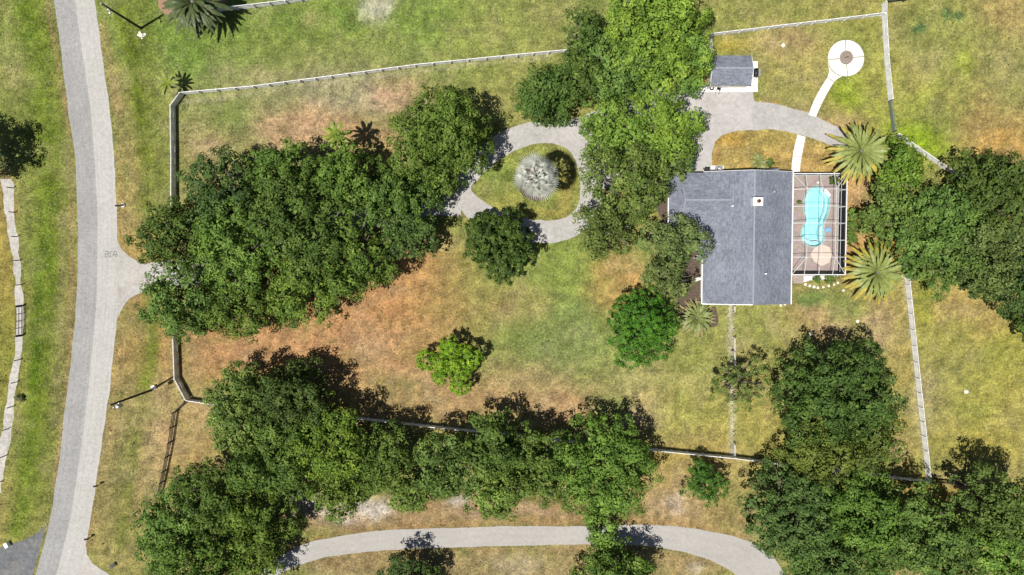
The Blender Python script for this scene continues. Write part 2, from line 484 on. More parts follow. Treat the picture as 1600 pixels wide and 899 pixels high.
TANO = (186, 148, 98); TAN = (178, 155, 108); PINK = (190, 155, 122); OLIVE = (158, 150, 86); GREEN = (130, 140, 66)
BRIGHT = (142, 158, 48); LUSH = (112, 132, 52); YEL = (176, 164, 84); SAND = (205, 192, 172); DIRT = (160, 132, 88); GOLD = (190, 150, 76)
BLOBS = [   # px, py, rx, ry, colour, strength (soft patches of the lawn itself)
 # far left of the road
 (60, 80, 60, 130, (128, 134, 62), .8), (10, 330, 22, 60, TANO, .7), (8, 420, 18, 110, (160, 140, 70), .8), (10, 560, 20, 60, (150, 140, 60), .7), (60, 130, 40, 30, TAN, .5),
 (85, 60, 16, 60, (150, 140, 80), .5), (70, 700, 30, 120, (140, 135, 75), .6), (110, 300, 12, 200, (150, 138, 78), .5), (100, 520, 14, 160, (148, 132, 78), .6),
 # verge right of the road
 (205, 100, 20, 160, (160, 142, 88), .8), (200, 330, 16, 90, (170, 146, 92), .8), (210, 560, 30, 120, (158, 138, 84), .8), (185, 760, 40, 120, (160, 138, 88), .8),
 (245, 660, 30, 60, PINK, .6), (235, 700, 30, 80, TAN, .6), (300, 700, 40, 60, TANO, .7), (190, 850, 40, 40, (160, 145, 85), .6),
 # north pasture
 (600, 60, 420, 80, (136, 146, 70), .95), (300, 60, 90, 70, (120, 140, 58), .7), (480, 40, 60, 30, LUSH, .45), (490, 28, 26, 14, TAN, .7), (592, 18, 22, 26, SAND, .7),
 (520, 40, 30, 30, LUSH, .5), (690, 45, 60, 22, (124, 146, 62), .7), (640, 95, 24, 10, (110, 134, 58), .6), (760, 60, 60, 40, YEL, .5), (840, 60, 60, 60, (170, 158, 92), .6),
 (470, 70, 80, 20, (160, 152, 82), .5), (600, 95, 120, 20, TAN, .4), (460, 118, 60, 8, TAN, .6), (1180, 20, 80, 25, (150, 146, 76), .7),
 # inside the west paddock
 (480, 170, 170, 60, (164, 152, 104), .9), (520, 150, 90, 30, (170, 155, 122), .6), (480, 205, 70, 30, (192, 152, 112), .8), (630, 150, 40, 30, (190, 152, 118), .8), (340, 180, 50, 40, (136, 142, 72), .7),
 (320, 250, 40, 50, (170, 150, 98), .7), (315, 235, 20, 14, (190, 158, 120), .7), (720, 150, 50, 30, (150, 148, 78), .7), (790, 160, 60, 40, (158, 150, 82), .7), (580, 230, 50, 40, TANO, .7), (760, 200, 40, 30, (142, 144, 74), .5),
 # middle lawn
 (520, 500, 240, 110, (186, 142, 90), 1.0), (420, 520, 140, 60, (192, 142, 92), .9), (640, 430, 70, 60, (188, 142, 86), .8), (560, 470, 110, 50, (190, 140, 86), .8), (500, 550, 120, 40, (182, 146, 98), .6), (630, 570, 90, 50, (184, 150, 104), .6),
 (590, 535, 40, 24, (196, 176, 140), .6), (520, 520, 30, 30, (206, 150, 112), .5), (690, 620, 120, 40, (182, 146, 97), .8), (640, 620, 40, 22, (152, 142, 84), .6), (420, 560, 80, 40, (186, 148, 100), .7),
 (860, 470, 150, 110, (140, 148, 72), .95), (760, 480, 50, 50, (150, 146, 76), .7), (860, 420, 70, 40, (146, 154, 70), .7), (770, 560, 50, 50, (136, 142, 72), .6), (650, 540, 24, 20, (130, 134, 64), .6), (880, 540, 60, 60, (134, 142, 80), .6), (810, 480, 40, 30, (176, 152, 94), .6), (960, 440, 40, 50, (188, 150, 90), .8),
 (850, 610, 90, 40, (178, 150, 104), .7), (900, 640, 60, 26, (190, 148, 106), .6), (1010, 620, 40, 40, (190, 160, 124), .7), (1000, 660, 30, 20, (186, 156, 122), .6), (950, 590, 40, 50, (146, 150, 80), .5), (1080, 560, 70, 60, (160, 156, 82), .7), (1060, 640, 50, 40, YEL, .6), (950, 640, 24, 18, (134, 142, 72), .7), (1000, 590, 40, 25, (156, 150, 88), .5), (1090, 680, 60, 40, (166, 160, 82), .6),
 # island and courtyard
 (830, 285, 80, 55, (144, 146, 70), .9), (892, 295, 10, 36, (168, 148, 78), .6), (850, 335, 50, 8, (170, 148, 76), .6), (800, 320, 30, 14, (160, 148, 76), .6), (780, 280, 24, 20, (122, 140, 58), .6), (760, 300, 20, 14, (150, 146, 74), .6),
 (1180, 235, 70, 40, (184, 153, 84), .9), (1270, 245, 40, 30, (190, 156, 92), .9), (1140, 215, 26, 12, (186, 144, 66), .6), (1330, 310, 26, 130, (194, 152, 96), .9),
 # north east
 (1280, 110, 110, 80, (166, 154, 82), .95), (1240, 80, 60, 40, (178, 160, 92), .6), (1140, 68, 26, 12, (186, 166, 72), .7), (1190, 170, 20, 10, (186, 128, 74), .8), (1335, 150, 28, 24, (150, 168, 44), .9), (1330, 120, 22, 24, (158, 164, 60), .7), (1362, 185, 18, 30, (158, 168, 56), .8), (1225, 60, 40, 20, PINK, .4), (1345, 60, 26, 22, (142, 148, 72), .6), (1330, 195, 36, 16, (190, 160, 110), .7), (1350, 50, 20, 20, (160, 156, 66), .5), (1390, 110, 20, 40, (158, 164, 62), .7),
 (1500, 110, 130, 140, (164, 154, 82), .95), (1470, 50, 70, 40, (148, 146, 78), .7), (1510, 102, 14, 13, (156, 168, 50), .8), (1480, 20, 8, 6, (100, 118, 64), .9), (1500, 24, 7, 6, (100, 118, 64), .9), (1434, 46, 7, 6, (100, 118, 64), .9), (1420, 205, 34, 18, (148, 168, 40), .9), (1440, 225, 34, 20, (152, 170, 40), .9), (1560, 200, 60, 50, (178, 148, 88), .8), (1580, 120, 40, 50, (160, 150, 92), .6), (1480, 100, 30, 20, (164, 150, 104), .5), (1450, 180, 40, 26, (142, 146, 70), .5), (1400, 150, 30, 40, (166, 160, 78), .5), (1590, 20, 50, 40, (180, 154, 96), .7), (1570, 230, 50, 20, (190, 152, 84), .8),
 # east
 (1400, 380, 30, 30, GOLD, .8), (1540, 560, 140, 140, (170, 156, 80), .95), (1500, 500, 60, 50, (184, 156, 92), .8), (1580, 560, 40, 40, (160, 154, 68), .7), (1480, 570, 50, 50, (150, 146, 74), .6), (1460, 620, 30, 40, (160, 146, 96), .6), (1560, 640, 60, 50, (178, 164, 82), .7), (1540, 690, 60, 30, (166, 150, 74), .6), (1440, 480, 12, 60, (162, 158, 62), .6), (1470, 520, 50, 30, (166, 160, 74), .5),
 (1330, 500, 60, 50, (170, 152, 92), .8), (1270, 500, 40, 26, (186, 152, 106), .8), (1270, 462, 24, 12, (126, 144, 74), .8), (1370, 510, 26, 30, (192, 160, 122), .7), (1320, 480, 26, 20, (146, 150, 78), .7), (1190, 510, 40, 40, (156, 154, 80), .8), (1230, 530, 24, 40, (168, 152, 86), .6), (1400, 560, 20, 60, (174, 150, 88), .7), (1415, 690, 20, 50, (172, 152, 80), .7), (1405, 700, 14, 14, (190, 154, 116), .6), (1180, 680, 60, 50, (176, 160, 82), .7), (1200, 500, 12, 16, (180, 162, 110), .5),
 (1370, 460, 30, 30, (180, 160, 92), .6), (1350, 420, 30, 20, (180, 156, 84), .7),
 # south strip by the trail
 (760, 810, 420, 26, DIRT, .95), (540, 800, 70, 24, (188, 158, 124), .8), (560, 790, 40, 12, SAND, .7), (520, 812, 24, 8, SAND, .7), (590, 800, 20, 10, SAND, .6), (725, 790, 14, 8, SAND, .7), (800, 805, 60, 10, PINK, .6),
 (1070, 760, 90, 60, (176, 148, 92), .9), (1055, 780, 12, 10, SAND, .9), (1063, 795, 8, 6, SAND, .9), (1090, 720, 70, 14, (166, 146, 76), .7), (1050, 790, 40, 26, (186, 158, 118), .6),
 (760, 885, 320, 26, (164, 140, 94), .9), (815, 880, 30, 14, (176, 158, 118), .7), (560, 885, 80, 16, (158, 134, 88), .8), (1060, 885, 70, 20, (172, 146, 98), .8), (1090, 890, 16, 8, SAND, .5),
 (1450, 770, 40, 20, GOLD, .7), (1490, 745, 20, 10, PINK, .5), (1400, 890, 30, 10, TANO, .8), (420, 760, 60, 30, (190, 156, 110), .8), (480, 790, 30, 16, SAND, .6), (330, 640, 40, 24, (184, 154, 108), .8), (290, 560, 24, 50, (176, 150, 100), .8), (215, 390, 26, 20, (180, 150, 80), .7),
 (450, 530, 190, 48, (188, 142, 94), .6), (610, 470, 120, 80, (188, 142, 92), .55), (760, 625, 150, 30, (182, 146, 100), .5),
]
STROKES = [  # polyline, half width, colour, strength
 ([(60, -20), (76, 150), (84, 300), (80, 450), (72, 560), (60, 680), (45, 790)], 34, (124, 128, 52), .8),
 ([(215, -10), (232, 120), (240, 240), (244, 320)], 26, (126, 130, 56), .75),
 ([(225, 500), (222, 600), (210, 700), (196, 800)], 20, (140, 132, 66), .55),
 ([(290, 20), (480, 70), (650, 70), (800, 50)], 40, (138, 146, 70), .5),
 ([(45, 0), (60, 120), (68, 220), (70, 320), (66, 420), (62, 500), (58, 580), (50, 660), (40, 740), (25, 830)], 15, (120, 132, 44), .75),
 ([(30, 0), (45, 60), (52, 140)], 14, (116, 130, 46), .5),
 ([(80, 200), (86, 320), (84, 440), (78, 520)], 9, (110, 122, 34), .7),
 ([(60, 400), (58, 500), (52, 600)], 7, (94, 112, 26), .7),
 ([(100, 330), (98, 430), (92, 540), (84, 660)], 9, (156, 142, 92), .5),
 ([(188, 20), (206, 90), (214, 150), (226, 240), (228, 320)], 13, (122, 128, 44), .75),
 ([(205, 60), (210, 120), (222, 220), (228, 300)], 6, (104, 112, 34), .6),
 ([(160, 40), (172, 100), (182, 160), (190, 230)], 8, (172, 146, 96), .7),
 ([(235, 470), (240, 530), (236, 570), (228, 600)], 11, (118, 126, 44), .75),
 ([(215, 680), (205, 740), (196, 800), (190, 850)], 9, (132, 130, 62), .7),
 ([(205, 640), (190, 720), (178, 800)], 5, (124, 122, 62), .5),
 ([(240, 630), (226, 720), (212, 800)], 6, (168, 142, 90), .5),
 ([(182, 240), (188, 330), (192, 390), (232, 412)], 5, (176, 146, 88), .8),
 ([(188, 500), (184, 560), (176, 620), (166, 700), (152, 780), (140, 850)], 6, (170, 142, 92), .7),
 ([(76, 0), (92, 100), (106, 200), (114, 320), (113, 440), (106, 560), (96, 660), (84, 760)], 4, (172, 142, 98), .7),
 ([(290, 160), (420, 142), (560, 124), (700, 106), (860, 88)], 4, (190, 176, 140), .5),
 ([(690, 260), (720, 330), (780, 375)], 6, (170, 140, 90), .5),
 ([(500, 862), (640, 862), (800, 858), (980, 858), (1080, 873)], 5, (168, 138, 92), .6),
 ([(430, 862), (540, 830), (700, 818), (900, 816), (1060, 816), (1170, 842)], 5, (172, 138, 88), .7),
 ([(1143, 478), (1143, 560), (1144, 640), (1144, 712)], 4, (206, 192, 166), .9),
 ([(1412, 420), (1428, 560), (1442, 720)], 5, (186, 168, 112), .6),
 ([(1120, 232), (1116, 262)], 4, (186, 140, 80), .6),
 ([(1190, 160), (1250, 176), (1310, 200)], 6, (188, 158, 106), .6),
 ([(1500, 80), (1460, 140), (1400, 190)], 16, (154, 160, 64), .35),
]
def ground_rgb(x, y):
    u, v = px_of(x, y)
    wx = (fbm(x, y, 0.10, 1) - 0.5) * 70 + (fbm(x, y, 0.5, 5) - 0.5) * 26
    wy = (fbm(x, y, 0.10, 9) - 0.5) * 60 + (fbm(x, y, 0.5, 13) - 0.5) * 24
    uu, vv = u + wx * 0.6, v + wy * 0.6
    col = np.zeros(x.shape + (3,))
    col[:] = (156, 148, 82)
    n = fbm(x, y, 0.06, 21)
    col += (n[..., None] - 0.5) * np.array((46, 10, 26))
    patch = 0.55 + 0.9 * fbm(x, y, 0.35, 33)
    for (a, b, rx, ry, c, s) in BLOBS:
        d = ((uu - a) / (rx * 1.25)) ** 2 + ((vv - b) / (ry * 1.25)) ** 2
        w = np.clip(np.exp(-d * d * 0.9) * s * patch, 0, 1)[..., None]
        col = col * (1 - w) + np.array(c) * w
    u3, v3 = u + wx * 0.12, v + wy * 0.12
    for (pts, hw, c, s) in STROKES:
        best = np.full(x.shape, 1e9)
        for (ax, ay), (bx, by) in zip(pts, pts[1:]):
            dx, dy = bx - ax, by - ay
            t = np.clip(((u3 - ax) * dx + (v3 - ay) * dy) / (dx * dx + dy * dy), 0, 1)
            best = np.minimum(best, np.hypot(u3 - ax - t * dx, v3 - ay - t * dy))
        w = np.clip(np.exp(-(best / hw) ** 2) * s * patch, 0, 1)[..., None]
        col = col * (1 - w) + np.array(c) * w
    # thin and lush clumps over it all
    k = fbm(x, y, 1.1, 41, 3)[..., None] - 0.5
    col = col * (1 + k * 0.50)
    g = np.clip(fbm(x, y, 0.22, 51, 3) - 0.52, 0, 1)[..., None] * 3.0
    col = col * (1 - g * 0.30) + np.array((122, 132, 60)) * g * 0.30
    t = np.clip(fbm(x, y, 0.28, 61, 3) - 0.55, 0, 1)[..., None] * 3.0
    col = col * (1 - t * 0.34) + np.array((196, 172, 132)) * t * 0.34
    mean_ = np.array((160, 148, 86)); col = (mean_ + (col - mean_) * 1.14 + np.array((-4, 2, 5))) * .97
    c = np.clip(col, 5, 250) / 255.0
    c = np.where(c <= 0.04045, c / 12.92, ((c + 0.055) / 1.055) ** 2.4) * ALB
    return c

GX = np.concatenate([[-3000, -900, -320, -170], np.arange(-112, 112.01, 0.45), [170, 320, 900, 3000]])
GY = np.concatenate([[-3000, -900, -320, -130], np.arange(-68, 72.01, 0.45), [130, 320, 900, 3000]])
gx, gy = np.meshgrid(GX, GY)
gcol = ground_rgb(gx, gy)
nx, ny = len(GX), len(GY)
gv = np.stack([gx, gy, np.zeros_like(gx)], -1).reshape(-1, 3)
ii = (np.arange(ny - 1)[:, None] * nx + np.arange(nx - 1)[None, :]).reshape(-1)
gf = np.stack([ii, ii + 1, ii + 1 + nx, ii + nx], -1)
cx = (gv[gf].mean(1))
pw = np.array([[p.x, p.y] for p in POOL]); pcen = pw.mean(0)
hole = inside(pcen + (pw - pcen) * 1.12, cx[:, 0], cx[:, 1])
gf = gf[~hole]

def np_mesh(name, verts, quads):
    m = bpy.data.meshes.new(name)
    nv, nf, k = len(verts), len(quads), quads.shape[1]
    m.vertices.add(nv); m.vertices.foreach_set('co', np.ascontiguousarray(verts, np.float32).ravel())
    m.loops.add(nf * k); m.loops.foreach_set('vertex_index', np.ascontiguousarray(quads, np.int32).ravel())
    m.polygons.add(nf)
    m.polygons.foreach_set('loop_start', np.arange(0, nf * k, k, dtype=np.int32))
    m.update(calc_edges=True)
    return m

def lawn_mat():
    m, nt, b, L = new_mat('lawn')
    at = N(nt, 'ShaderNodeAttribute'); at.attribute_name = 'Col'
    geo = N(nt, 'ShaderNodeNewGeometry'); pos = geo.outputs['Position']
    f1 = N(nt, 'ShaderNodeTexNoise', Scale=1.6, Detail=5.0, Roughness=0.8); L.new(pos, f1.inputs['Vector'])
    f2 = N(nt, 'ShaderNodeTexNoise', Scale=3.4, Detail=2.0, Roughness=0.6); L.new(pos, f2.inputs['Vector'])
    f3 = N(nt, 'ShaderNodeTexNoise', Scale=0.45, Detail=5.0, Roughness=0.7); L.new(pos, f3.inputs['Vector'])
    def rg(s, lo, hi, a=0.3, z=0.7):
        n = N(nt, 'ShaderNodeMapRange')
        for k, v in zip(('From Min', 'From Max', 'To Min', 'To Max'), (a, z, lo, hi)): n.inputs[k].default_value = v
        L.new(s, n.inputs['Value']); return n.outputs['Result']
    mul = N(nt, 'ShaderNodeMath', operation='MULTIPLY'); L.new(rg(f1.outputs['Fac'], 0.60, 1.40), mul.inputs[0]); L.new(rg(f2.outputs['Fac'], 0.62, 1.34), mul.inputs[1])
    m3 = N(nt, 'ShaderNodeMath', operation='MULTIPLY'); L.new(mul.outputs[0], m3.inputs[0]); L.new(rg(f3.outputs['Fac'], 0.86, 1.14), m3.inputs[1])
    sc = N(nt, 'ShaderNodeVectorMath', operation='SCALE'); L.new(at.outputs['Color'], sc.inputs[0]); L.new(m3.outputs[0], sc.inputs['Scale'])
    # straw and clover flecks
    f4 = N(nt, 'ShaderNodeTexNoise', Scale=2.9, Detail=2.0, Roughness=0.7); L.new(pos, f4.inputs['Vector'])
    mx = N(nt, 'ShaderNodeMixRGB'); mx.inputs['Color2'].default_value = (*rgb(226, 212, 180), 1)
    L.new(rg(f4.outputs['Fac'], 0.0, 0.42, 0.56, 0.74), mx.inputs['Fac']); L.new(sc.outputs['Vector'], mx.inputs['Color1'])
    f5 = N(nt, 'ShaderNodeTexNoise', Scale=1.9, Detail=5.0, Roughness=0.8); f5.inputs['Distortion'].default_value = 0.6
    ad = N(nt, 'ShaderNodeVectorMath', operation='ADD'); ad.inputs[1].default_value = (31, 17, 5); L.new(pos, ad.inputs[0]); L.new(ad.outputs['Vector'], f5.inputs['Vector'])
    m5 = N(nt, 'ShaderNodeMixRGB'); m5.inputs['Color2'].default_value = (*rgb(88, 104, 40), 1)
    L.new(rg(f5.outputs['Fac'], 0.0, 0.5, 0.56, 0.74), m5.inputs['Fac']); L.new(mx.outputs['Color'], m5.inputs['Color1'])
    L.new(m5.outputs['Color'], b.inputs['Base Color'])
    b.inputs['Roughness'].default_value = 1.0; b.inputs['Specular IOR Level'].default_value = 0.0
    bp = N(nt, 'ShaderNodeBump', Strength=0.7, Distance=0.12); L.new(f1.outputs['Fac'], bp.inputs['Height']); L.new(bp.outputs['Normal'], b.inputs['Normal'])
    return m
M['lawn'] = lawn_mat()
gm = np_mesh('ground', gv, gf)
ca = gm.attributes.new('Col', 'FLOAT_COLOR', 'POINT')
ca.data.foreach_set('color', np.concatenate([gcol.reshape(-1, 3), np.ones((nx * ny, 1))], 1).astype(np.float32).ravel())
ground = link('ground', gm, M['lawn']); ground['kind'] = 'structure'

# ------------------------------------------------------------------ roads, drive, trail
SEAM = [(116, -40), (117, 0), (128, 80), (140, 160), (146, 225), (152, 330), (151.5, 430), (150, 480), (140, 590), (128, 690), (118, 760), (105, 830), (86, 905), (74, 945)]
R_L = [(78, -40), (84, 0), (97, 90), (108, 180), (117, 240), (121, 340), (121, 420), (118, 490), (110, 570), (100, 650), (90, 740), (76, 820), (54, 905), (42, 945)]
R_R = [(142, -40), (148, 0), (159, 80), (170, 160), (177, 225), (183, 340), (184, 420), (183, 495), (178, 540), (172, 600), (165, 655), (152, 745), (140, 822), (120, 905), (110, 945)]
road_a = sheet_strip('road', R_L, SEAM, 0.020, M['lane_dark'], 0.05, jr=False)
rng_keep = rng.bit_generator.state
road_b = sheet_strip('road', SEAM, R_R, 0.0205, M['lane_light'], 0.05, jl=False)
sheet_poly('driveway_apron', [(183, 366), (187, 382), (198, 398), (214, 407), (234, 413), (262, 417), (262, 448), (232, 455), (210, 462), (196, 474), (184, 497), (180, 500), (180, 366)], 0.014, M['concrete_apron'], 0.04, smooth_n=2)
sheet_strip('driveway', [(228, 412), (330, 398), (420, 362), (540, 326), (640, 300), (720, 284)], [(228, 455), (340, 440), (430, 402), (550, 366), (650, 340), (720, 338)], 0.010, M['drive'], 0.06)
ISL = [(737, 297), (748, 279), (765, 261), (790, 243), (815, 231), (845, 224), (870, 226), (890, 236), (900, 252), (906, 275), (907, 300), (902, 322), (890, 337), (870, 344), (848, 345), (825, 342), (800, 336), (770, 324), (750, 311)]
isl = catmull([P(*p, 0.016) for p in ISL], 6, True)
cen = sum(isl, Vector()) / len(isl)
outer = []
for i, p in enumerate(isl):
    d = isl[(i + 1) % len(isl)] - isl[i - 1]; nrm = Vector((-d.y, d.x, 0)).normalized()
    if nrm.dot(p - cen) < 0: nrm = -nrm
    outer.append(p + nrm * 3.55)
# relax the outer edge so the corners round off
for _ in range(14):
    outer = [(outer[i - 1] + outer[i] * 2 + outer[(i + 1) % len(outer)]) / 4 for i in range(len(outer))]
isl_j, out_j = jitter(isl, 0.05, True), jitter(outer, 0.06, True)
n_ = len(isl)
lm = mesh('driveway', isl_j + out_j, [(i, (i + 1) % n_, n_ + (i + 1) % n_, n_ + i) for i in range(n_)])
if lm.polygons[0].normal.z < 0: lm.flip_normals()
lo = link('driveway', lm, M['drive']); lo['kind'] = 'structure'
PAVED.append([(p.x, p.y) for p in out_j]); ISLAND = [(p.x, p.y) for p in isl_j]
sheet_poly('driveway', [(862, 192), (905, 184), (945, 166), (1000, 150), (1030, 139), (1105, 143), (1176, 144), (1179, 160), (1178, 203), (1150, 205), (1130, 211), (1117, 222), (1112, 238), (1112, 266), (1080, 270), (1050, 262), (960, 290), (930, 300), (915, 260), (895, 225)], 0.024, M['court'], 0.03, smooth_n=0)
sheet_strip('driveway', [(1176, 158), (1210, 162), (1245, 171), (1285, 188), (1315, 202), (1338, 213)], [(1176, 204), (1205, 203), (1240, 208), (1275, 219), (1305, 229), (1332, 236)], 0.028, M['drive'], 0.07)
sheet_strip('trail', [(395, 905), (430, 876), (470, 852), (540, 836), (620, 828), (740, 824), (830, 822), (900, 822), (980, 820), (1040, 822), (1090, 827), (1140, 837), (1180, 851), (1208, 870), (1230, 905)],
            [(425, 905), (450, 891), (490, 876), (545, 866), (620, 859), (700, 856), (800, 853), (880, 852), (940, 851), (1010, 853), (1060, 861), (1105, 874), (1135, 888), (1148, 897), (1160, 910)], 0.018, M['trail'], 0.04)
sheet_poly('side_road', [(-30, 868), (10, 853), (40, 843), (60, 832), (74, 815), (62, 860), (45, 930), (-30, 930)], 0.012, M['side_road'], 0.04, smooth_n=0)
sheet_poly('side_road', [(134, 850), (136, 866), (144, 880), (158, 891), (176, 901), (200, 915), (200, 940), (105, 940), (118, 905)], 0.013, M['concrete_apron'], 0.03, smooth_n=0)
# tyre-worn dark letters on the pale lane
mk = MB()
def stroke(pts, w=0.10):
    pp = [P(150 + x / 30.0, 380 + y / 30.0, 0.0255) for x, y in pts]
    for a, b in zip(pp, pp[1:]):
        d = (b - a).normalized(); nrm = Vector((-d.y, d.x, 0)) * w / 2; e = d * w * 0.3
        vs = [a - e - nrm, b + e - nrm, b + e + nrm, a - e + nrm]
        mk.add([v + Vector((0, 0, 0.0004 * (len(mk.f) % 9))) for v in vs], [(0, 1, 2, 3)])
stroke([(430, 390), (560, 400), (615, 460), (540, 525), (430, 500)]); stroke([(430, 500), (430, 590), (430, 650), (540, 655)]); stroke([(540, 525), (620, 600)])
stroke([(670, 395), (680, 570)]); stroke([(670, 395), (790, 385)]); stroke([(585, 655), (750, 640)])
stroke([(860, 400), (800, 590)], 0.13); stroke([(860, 400), (930, 370), (965, 480), (985, 600)]); stroke([(830, 520), (950, 540)]); stroke([(880, 560), (940, 640)], 0.13)
mk.build('road_lettering', plain('worn_letters', rgb(132, 130, 128), 0.9, var=0.35, scale=8.0), road_b)

# wire-fence sand strip on the far left
sheet_strip('bare_strip', [(0, 280), (4, 300), (10, 340), (17, 400), (22, 450), (26, 490), (24, 540), (15, 590), (9, 640), (3, 680), (-2, 720), (-8, 770)],
            [(17, 280), (19, 300), (24, 340), (30, 400), (36, 450), (38.5, 490), (36.5, 540), (29, 590), (22, 640), (15, 680), (9, 720), (3, 770)], 0.006, paving('bare_sand', rgb(206, 202, 194), 0.14, 0.18, 0.16, tint=rgb(170, 150, 112)), 0.16)

# ------------------------------------------------------------------ walkway and round patio: separate slabs
walk = empty('walkway', P(1322, 91, 0)); walk['kind'] = 'structure'
def slab(px, parent, top=0.07, mat=None, name='slab', z0=0.0, inset=0.985):
    pts = [P(*p, top) for p in px]; c = sum(pts, Vector()) / len(pts)
    k = inset if inset > .99 else .955
    pts = ccw([(c.x + (p.x - c.x) * k, c.y + (p.y - c.y) * k) for p in pts])
    o = MB().prism(pts, z0 + 0.002, top).build(name, mat or M['white_slab'], parent, origin=parent.location)
    PAVED.append(pts)
    return o
def arc(cx, cy, r, a0, a1, n=10):
    return [(cx + r * math.cos(math.radians(a0 + (a1 - a0) * i / n)), cy + r * math.sin(math.radians(a0 + (a1 - a0) * i / n))) for i in range(n + 1)]
for a0, a1 in ((-92, -5), (-5, 85), (85, 175), (175, 268)):      # image angles, y down
    slab(arc(1322, 91, 29, a0, a1) + arc(1322, 91, 9.6, a1, a0), walk, inset=0.990)
slab([(1293.6, 99), (1295.5, 104.5), (1299, 110), (1304, 114.5), (1310, 118), (1316.5, 119.8), (1310, 123), (1303.8, 128), (1292.5, 121), (1295.5, 112)], walk, top=0.064)
wl = [(1292.5, 121.5), (1286, 131), (1280, 141), (1274.5, 151), (1270, 161), (1266, 171), (1262.5, 180)]
wr = [(1303.5, 128.5), (1298, 137), (1293, 146), (1288, 155), (1283.5, 164), (1279, 174), (1275, 183)]
for i in range(6): slab([wl[i], wr[i], wr[i + 1], wl[i + 1]], walk)
wl = [(1246, 210), (1243, 221), (1240.5, 232), (1238.5, 244), (1237, 256), (1236, 269)]
wr = [(1259, 214), (1257, 224), (1255, 234), (1253, 245), (1251, 257), (1250.5, 269)]
for i in range(5): slab([wl[i], wr[i], wr[i + 1], wl[i + 1]], walk)
# ring of stones round the fire pit
fp = empty('fire_pit', P(1322, 90, 0)); tag(fp, 'round brown gravel fire pit in the middle of the white circular patio', 'fire pit')
c0 = P(1322, 90, 0)
bm_ = MB()
for r_, z_ in ((0.86, 0.10), (0.5, 0.13), (0.0, 0.15)): pass
ringv = [(c0.x + math.cos(k * math.pi / 14) * r_, c0.y + math.sin(k * math.pi / 14) * r_, z_ + rng.uniform(0, 0.03)) for r_, z_ in ((0.84, 0.075), (0.5, 0.11), (0.2, 0.12)) for k in range(28)]
rf = [(j * 28 + k, j * 28 + (k + 1) % 28, (j + 1) * 28 + (k + 1) % 28, (j + 1) * 28 + k) for j in range(2) for k in range(28)] + [tuple(56 + k for k in range(28))]
MB().add(ringv, rf).build('gravel_bed', M['gravel'], fp, origin=c0)
stm = MB().box((0, 0, 0.09), (0.22, 0.16, 0.18)).build('stone', plain('pit_stone', (0.30, 0.25, 0.21), 0.9, var=0.3)).data
bpy.data.objects.remove(bpy.data.objects['stone'])
for k in range(24):
    a = k * math.pi / 12
    link('stone', stm, None, fp, (math.cos(a) * 0.93, math.sin(a) * 0.93, 0.0), (0, 0, a + math.pi / 2 + rng.uniform(-.1, .1)), (1, 1, rng.uniform(.8, 1.2)))
link('log', MB().tube([(-.3, -.1, .14), (.32, .12, .16)], 0.05, 6).build('x', M['black']).data, None, fp); bpy.data.objects.remove(bpy.data.objects['x'])

# ------------------------------------------------------------------ house
def roof_plane(name, pts, mat, parent, th=0.16):
    """a slab following the polygon pts (top surface), thickness downward"""
    n = len(pts); vs = [Vector(p) for p in pts] + [Vector(p) - Vector((0, 0, th)) for p in pts]
    nrm = (vs[1] - vs[0]).cross(vs[2] - vs[1])
    top = tuple(range(n)) if nrm.z > 0 else tuple(reversed(range(n)))
    fs = [top, tuple(n + i for i in reversed(top))]
    for i in range(n):
        j = (i + 1) % n
        fs.append((i, n + i, n + j, j) if nrm.z > 0 else (j, n + j, n + i, i))
    return MB().add(vs, fs).build(name, mat, parent, origin=parent.location)

EZ, RZ = 2.9, 4.95
xw, xr, xe = P(1098, 400, EZ).x, P(1178, 370, RZ).x, P(1236.5, 400, EZ).x
yn, ys = P(1170, 268.5, EZ).y, P(1170, 475, EZ).y
xp = P(1089.5, 390, EZ).x; ystep = P(1098, 400, EZ).y
xwing = P(1045, 312, EZ).x; ywn, yws = P(1100, 270, EZ).y, P(1100, 357, EZ).y
ywr = (ywn + yws) / 2
sl = (RZ - EZ) / (xr - xw)
wz = EZ + (ywn - yws) / 2 * sl
house = empty('house', ((xw + xe) / 2, (yn + ys) / 2, 0))
tag(house, 'grey shingle roofed house with white trim next to the screened pool', 'house')
HL = house.location
# walls
ins = 0.45
def wallbox(x0, x1, y0, y1, z1, name='wall'):
    return MB().box(((x0 + x1) / 2, (y0 + y1) / 2, z1 / 2), (x1 - x0, y1 - y0, z1)).build(name, M['wall'], house, origin=HL)
wallbox(xw + ins, xe - ins, ys + ins * .6, yn - ins * .6, EZ - 0.06)
wallbox(xwing + ins, xw + ins + .02, yws + ins, ywn - ins, EZ - 0.07)
for yy, s in ((yn - ins * .6, 1), (ys + ins * .6, -1)):       # gable ends
    MB().prism([(xw + ins, 0), (xe - ins, 0), (xr, 0)], 0, 1)
    g = [(xw + ins, EZ - .06), (xe - ins, EZ - .06), (xr, RZ - .30)]
    vs = [(a, yy, b) for a, b in g] + [(a, yy - s * .15, b) for a, b in g]
    MB().add(vs, [(0, 1, 2), (5, 4, 3), (0, 3, 4, 1), (1, 4, 5, 2), (2, 5, 3, 0)]).build('gable', M['wall'], house, origin=HL)
# main slopes
roof_plane('roof_slope', [(xw, ys, EZ), (xr, ys, RZ), (xr, yn, RZ), (xw, yn, EZ)], M['shingle_y'], house)
roof_plane('roof_slope', [(xr, ys, RZ), (xe, ys, EZ), (xe, yn, EZ), (xr, yn, RZ)], M['shingle_y'], house)
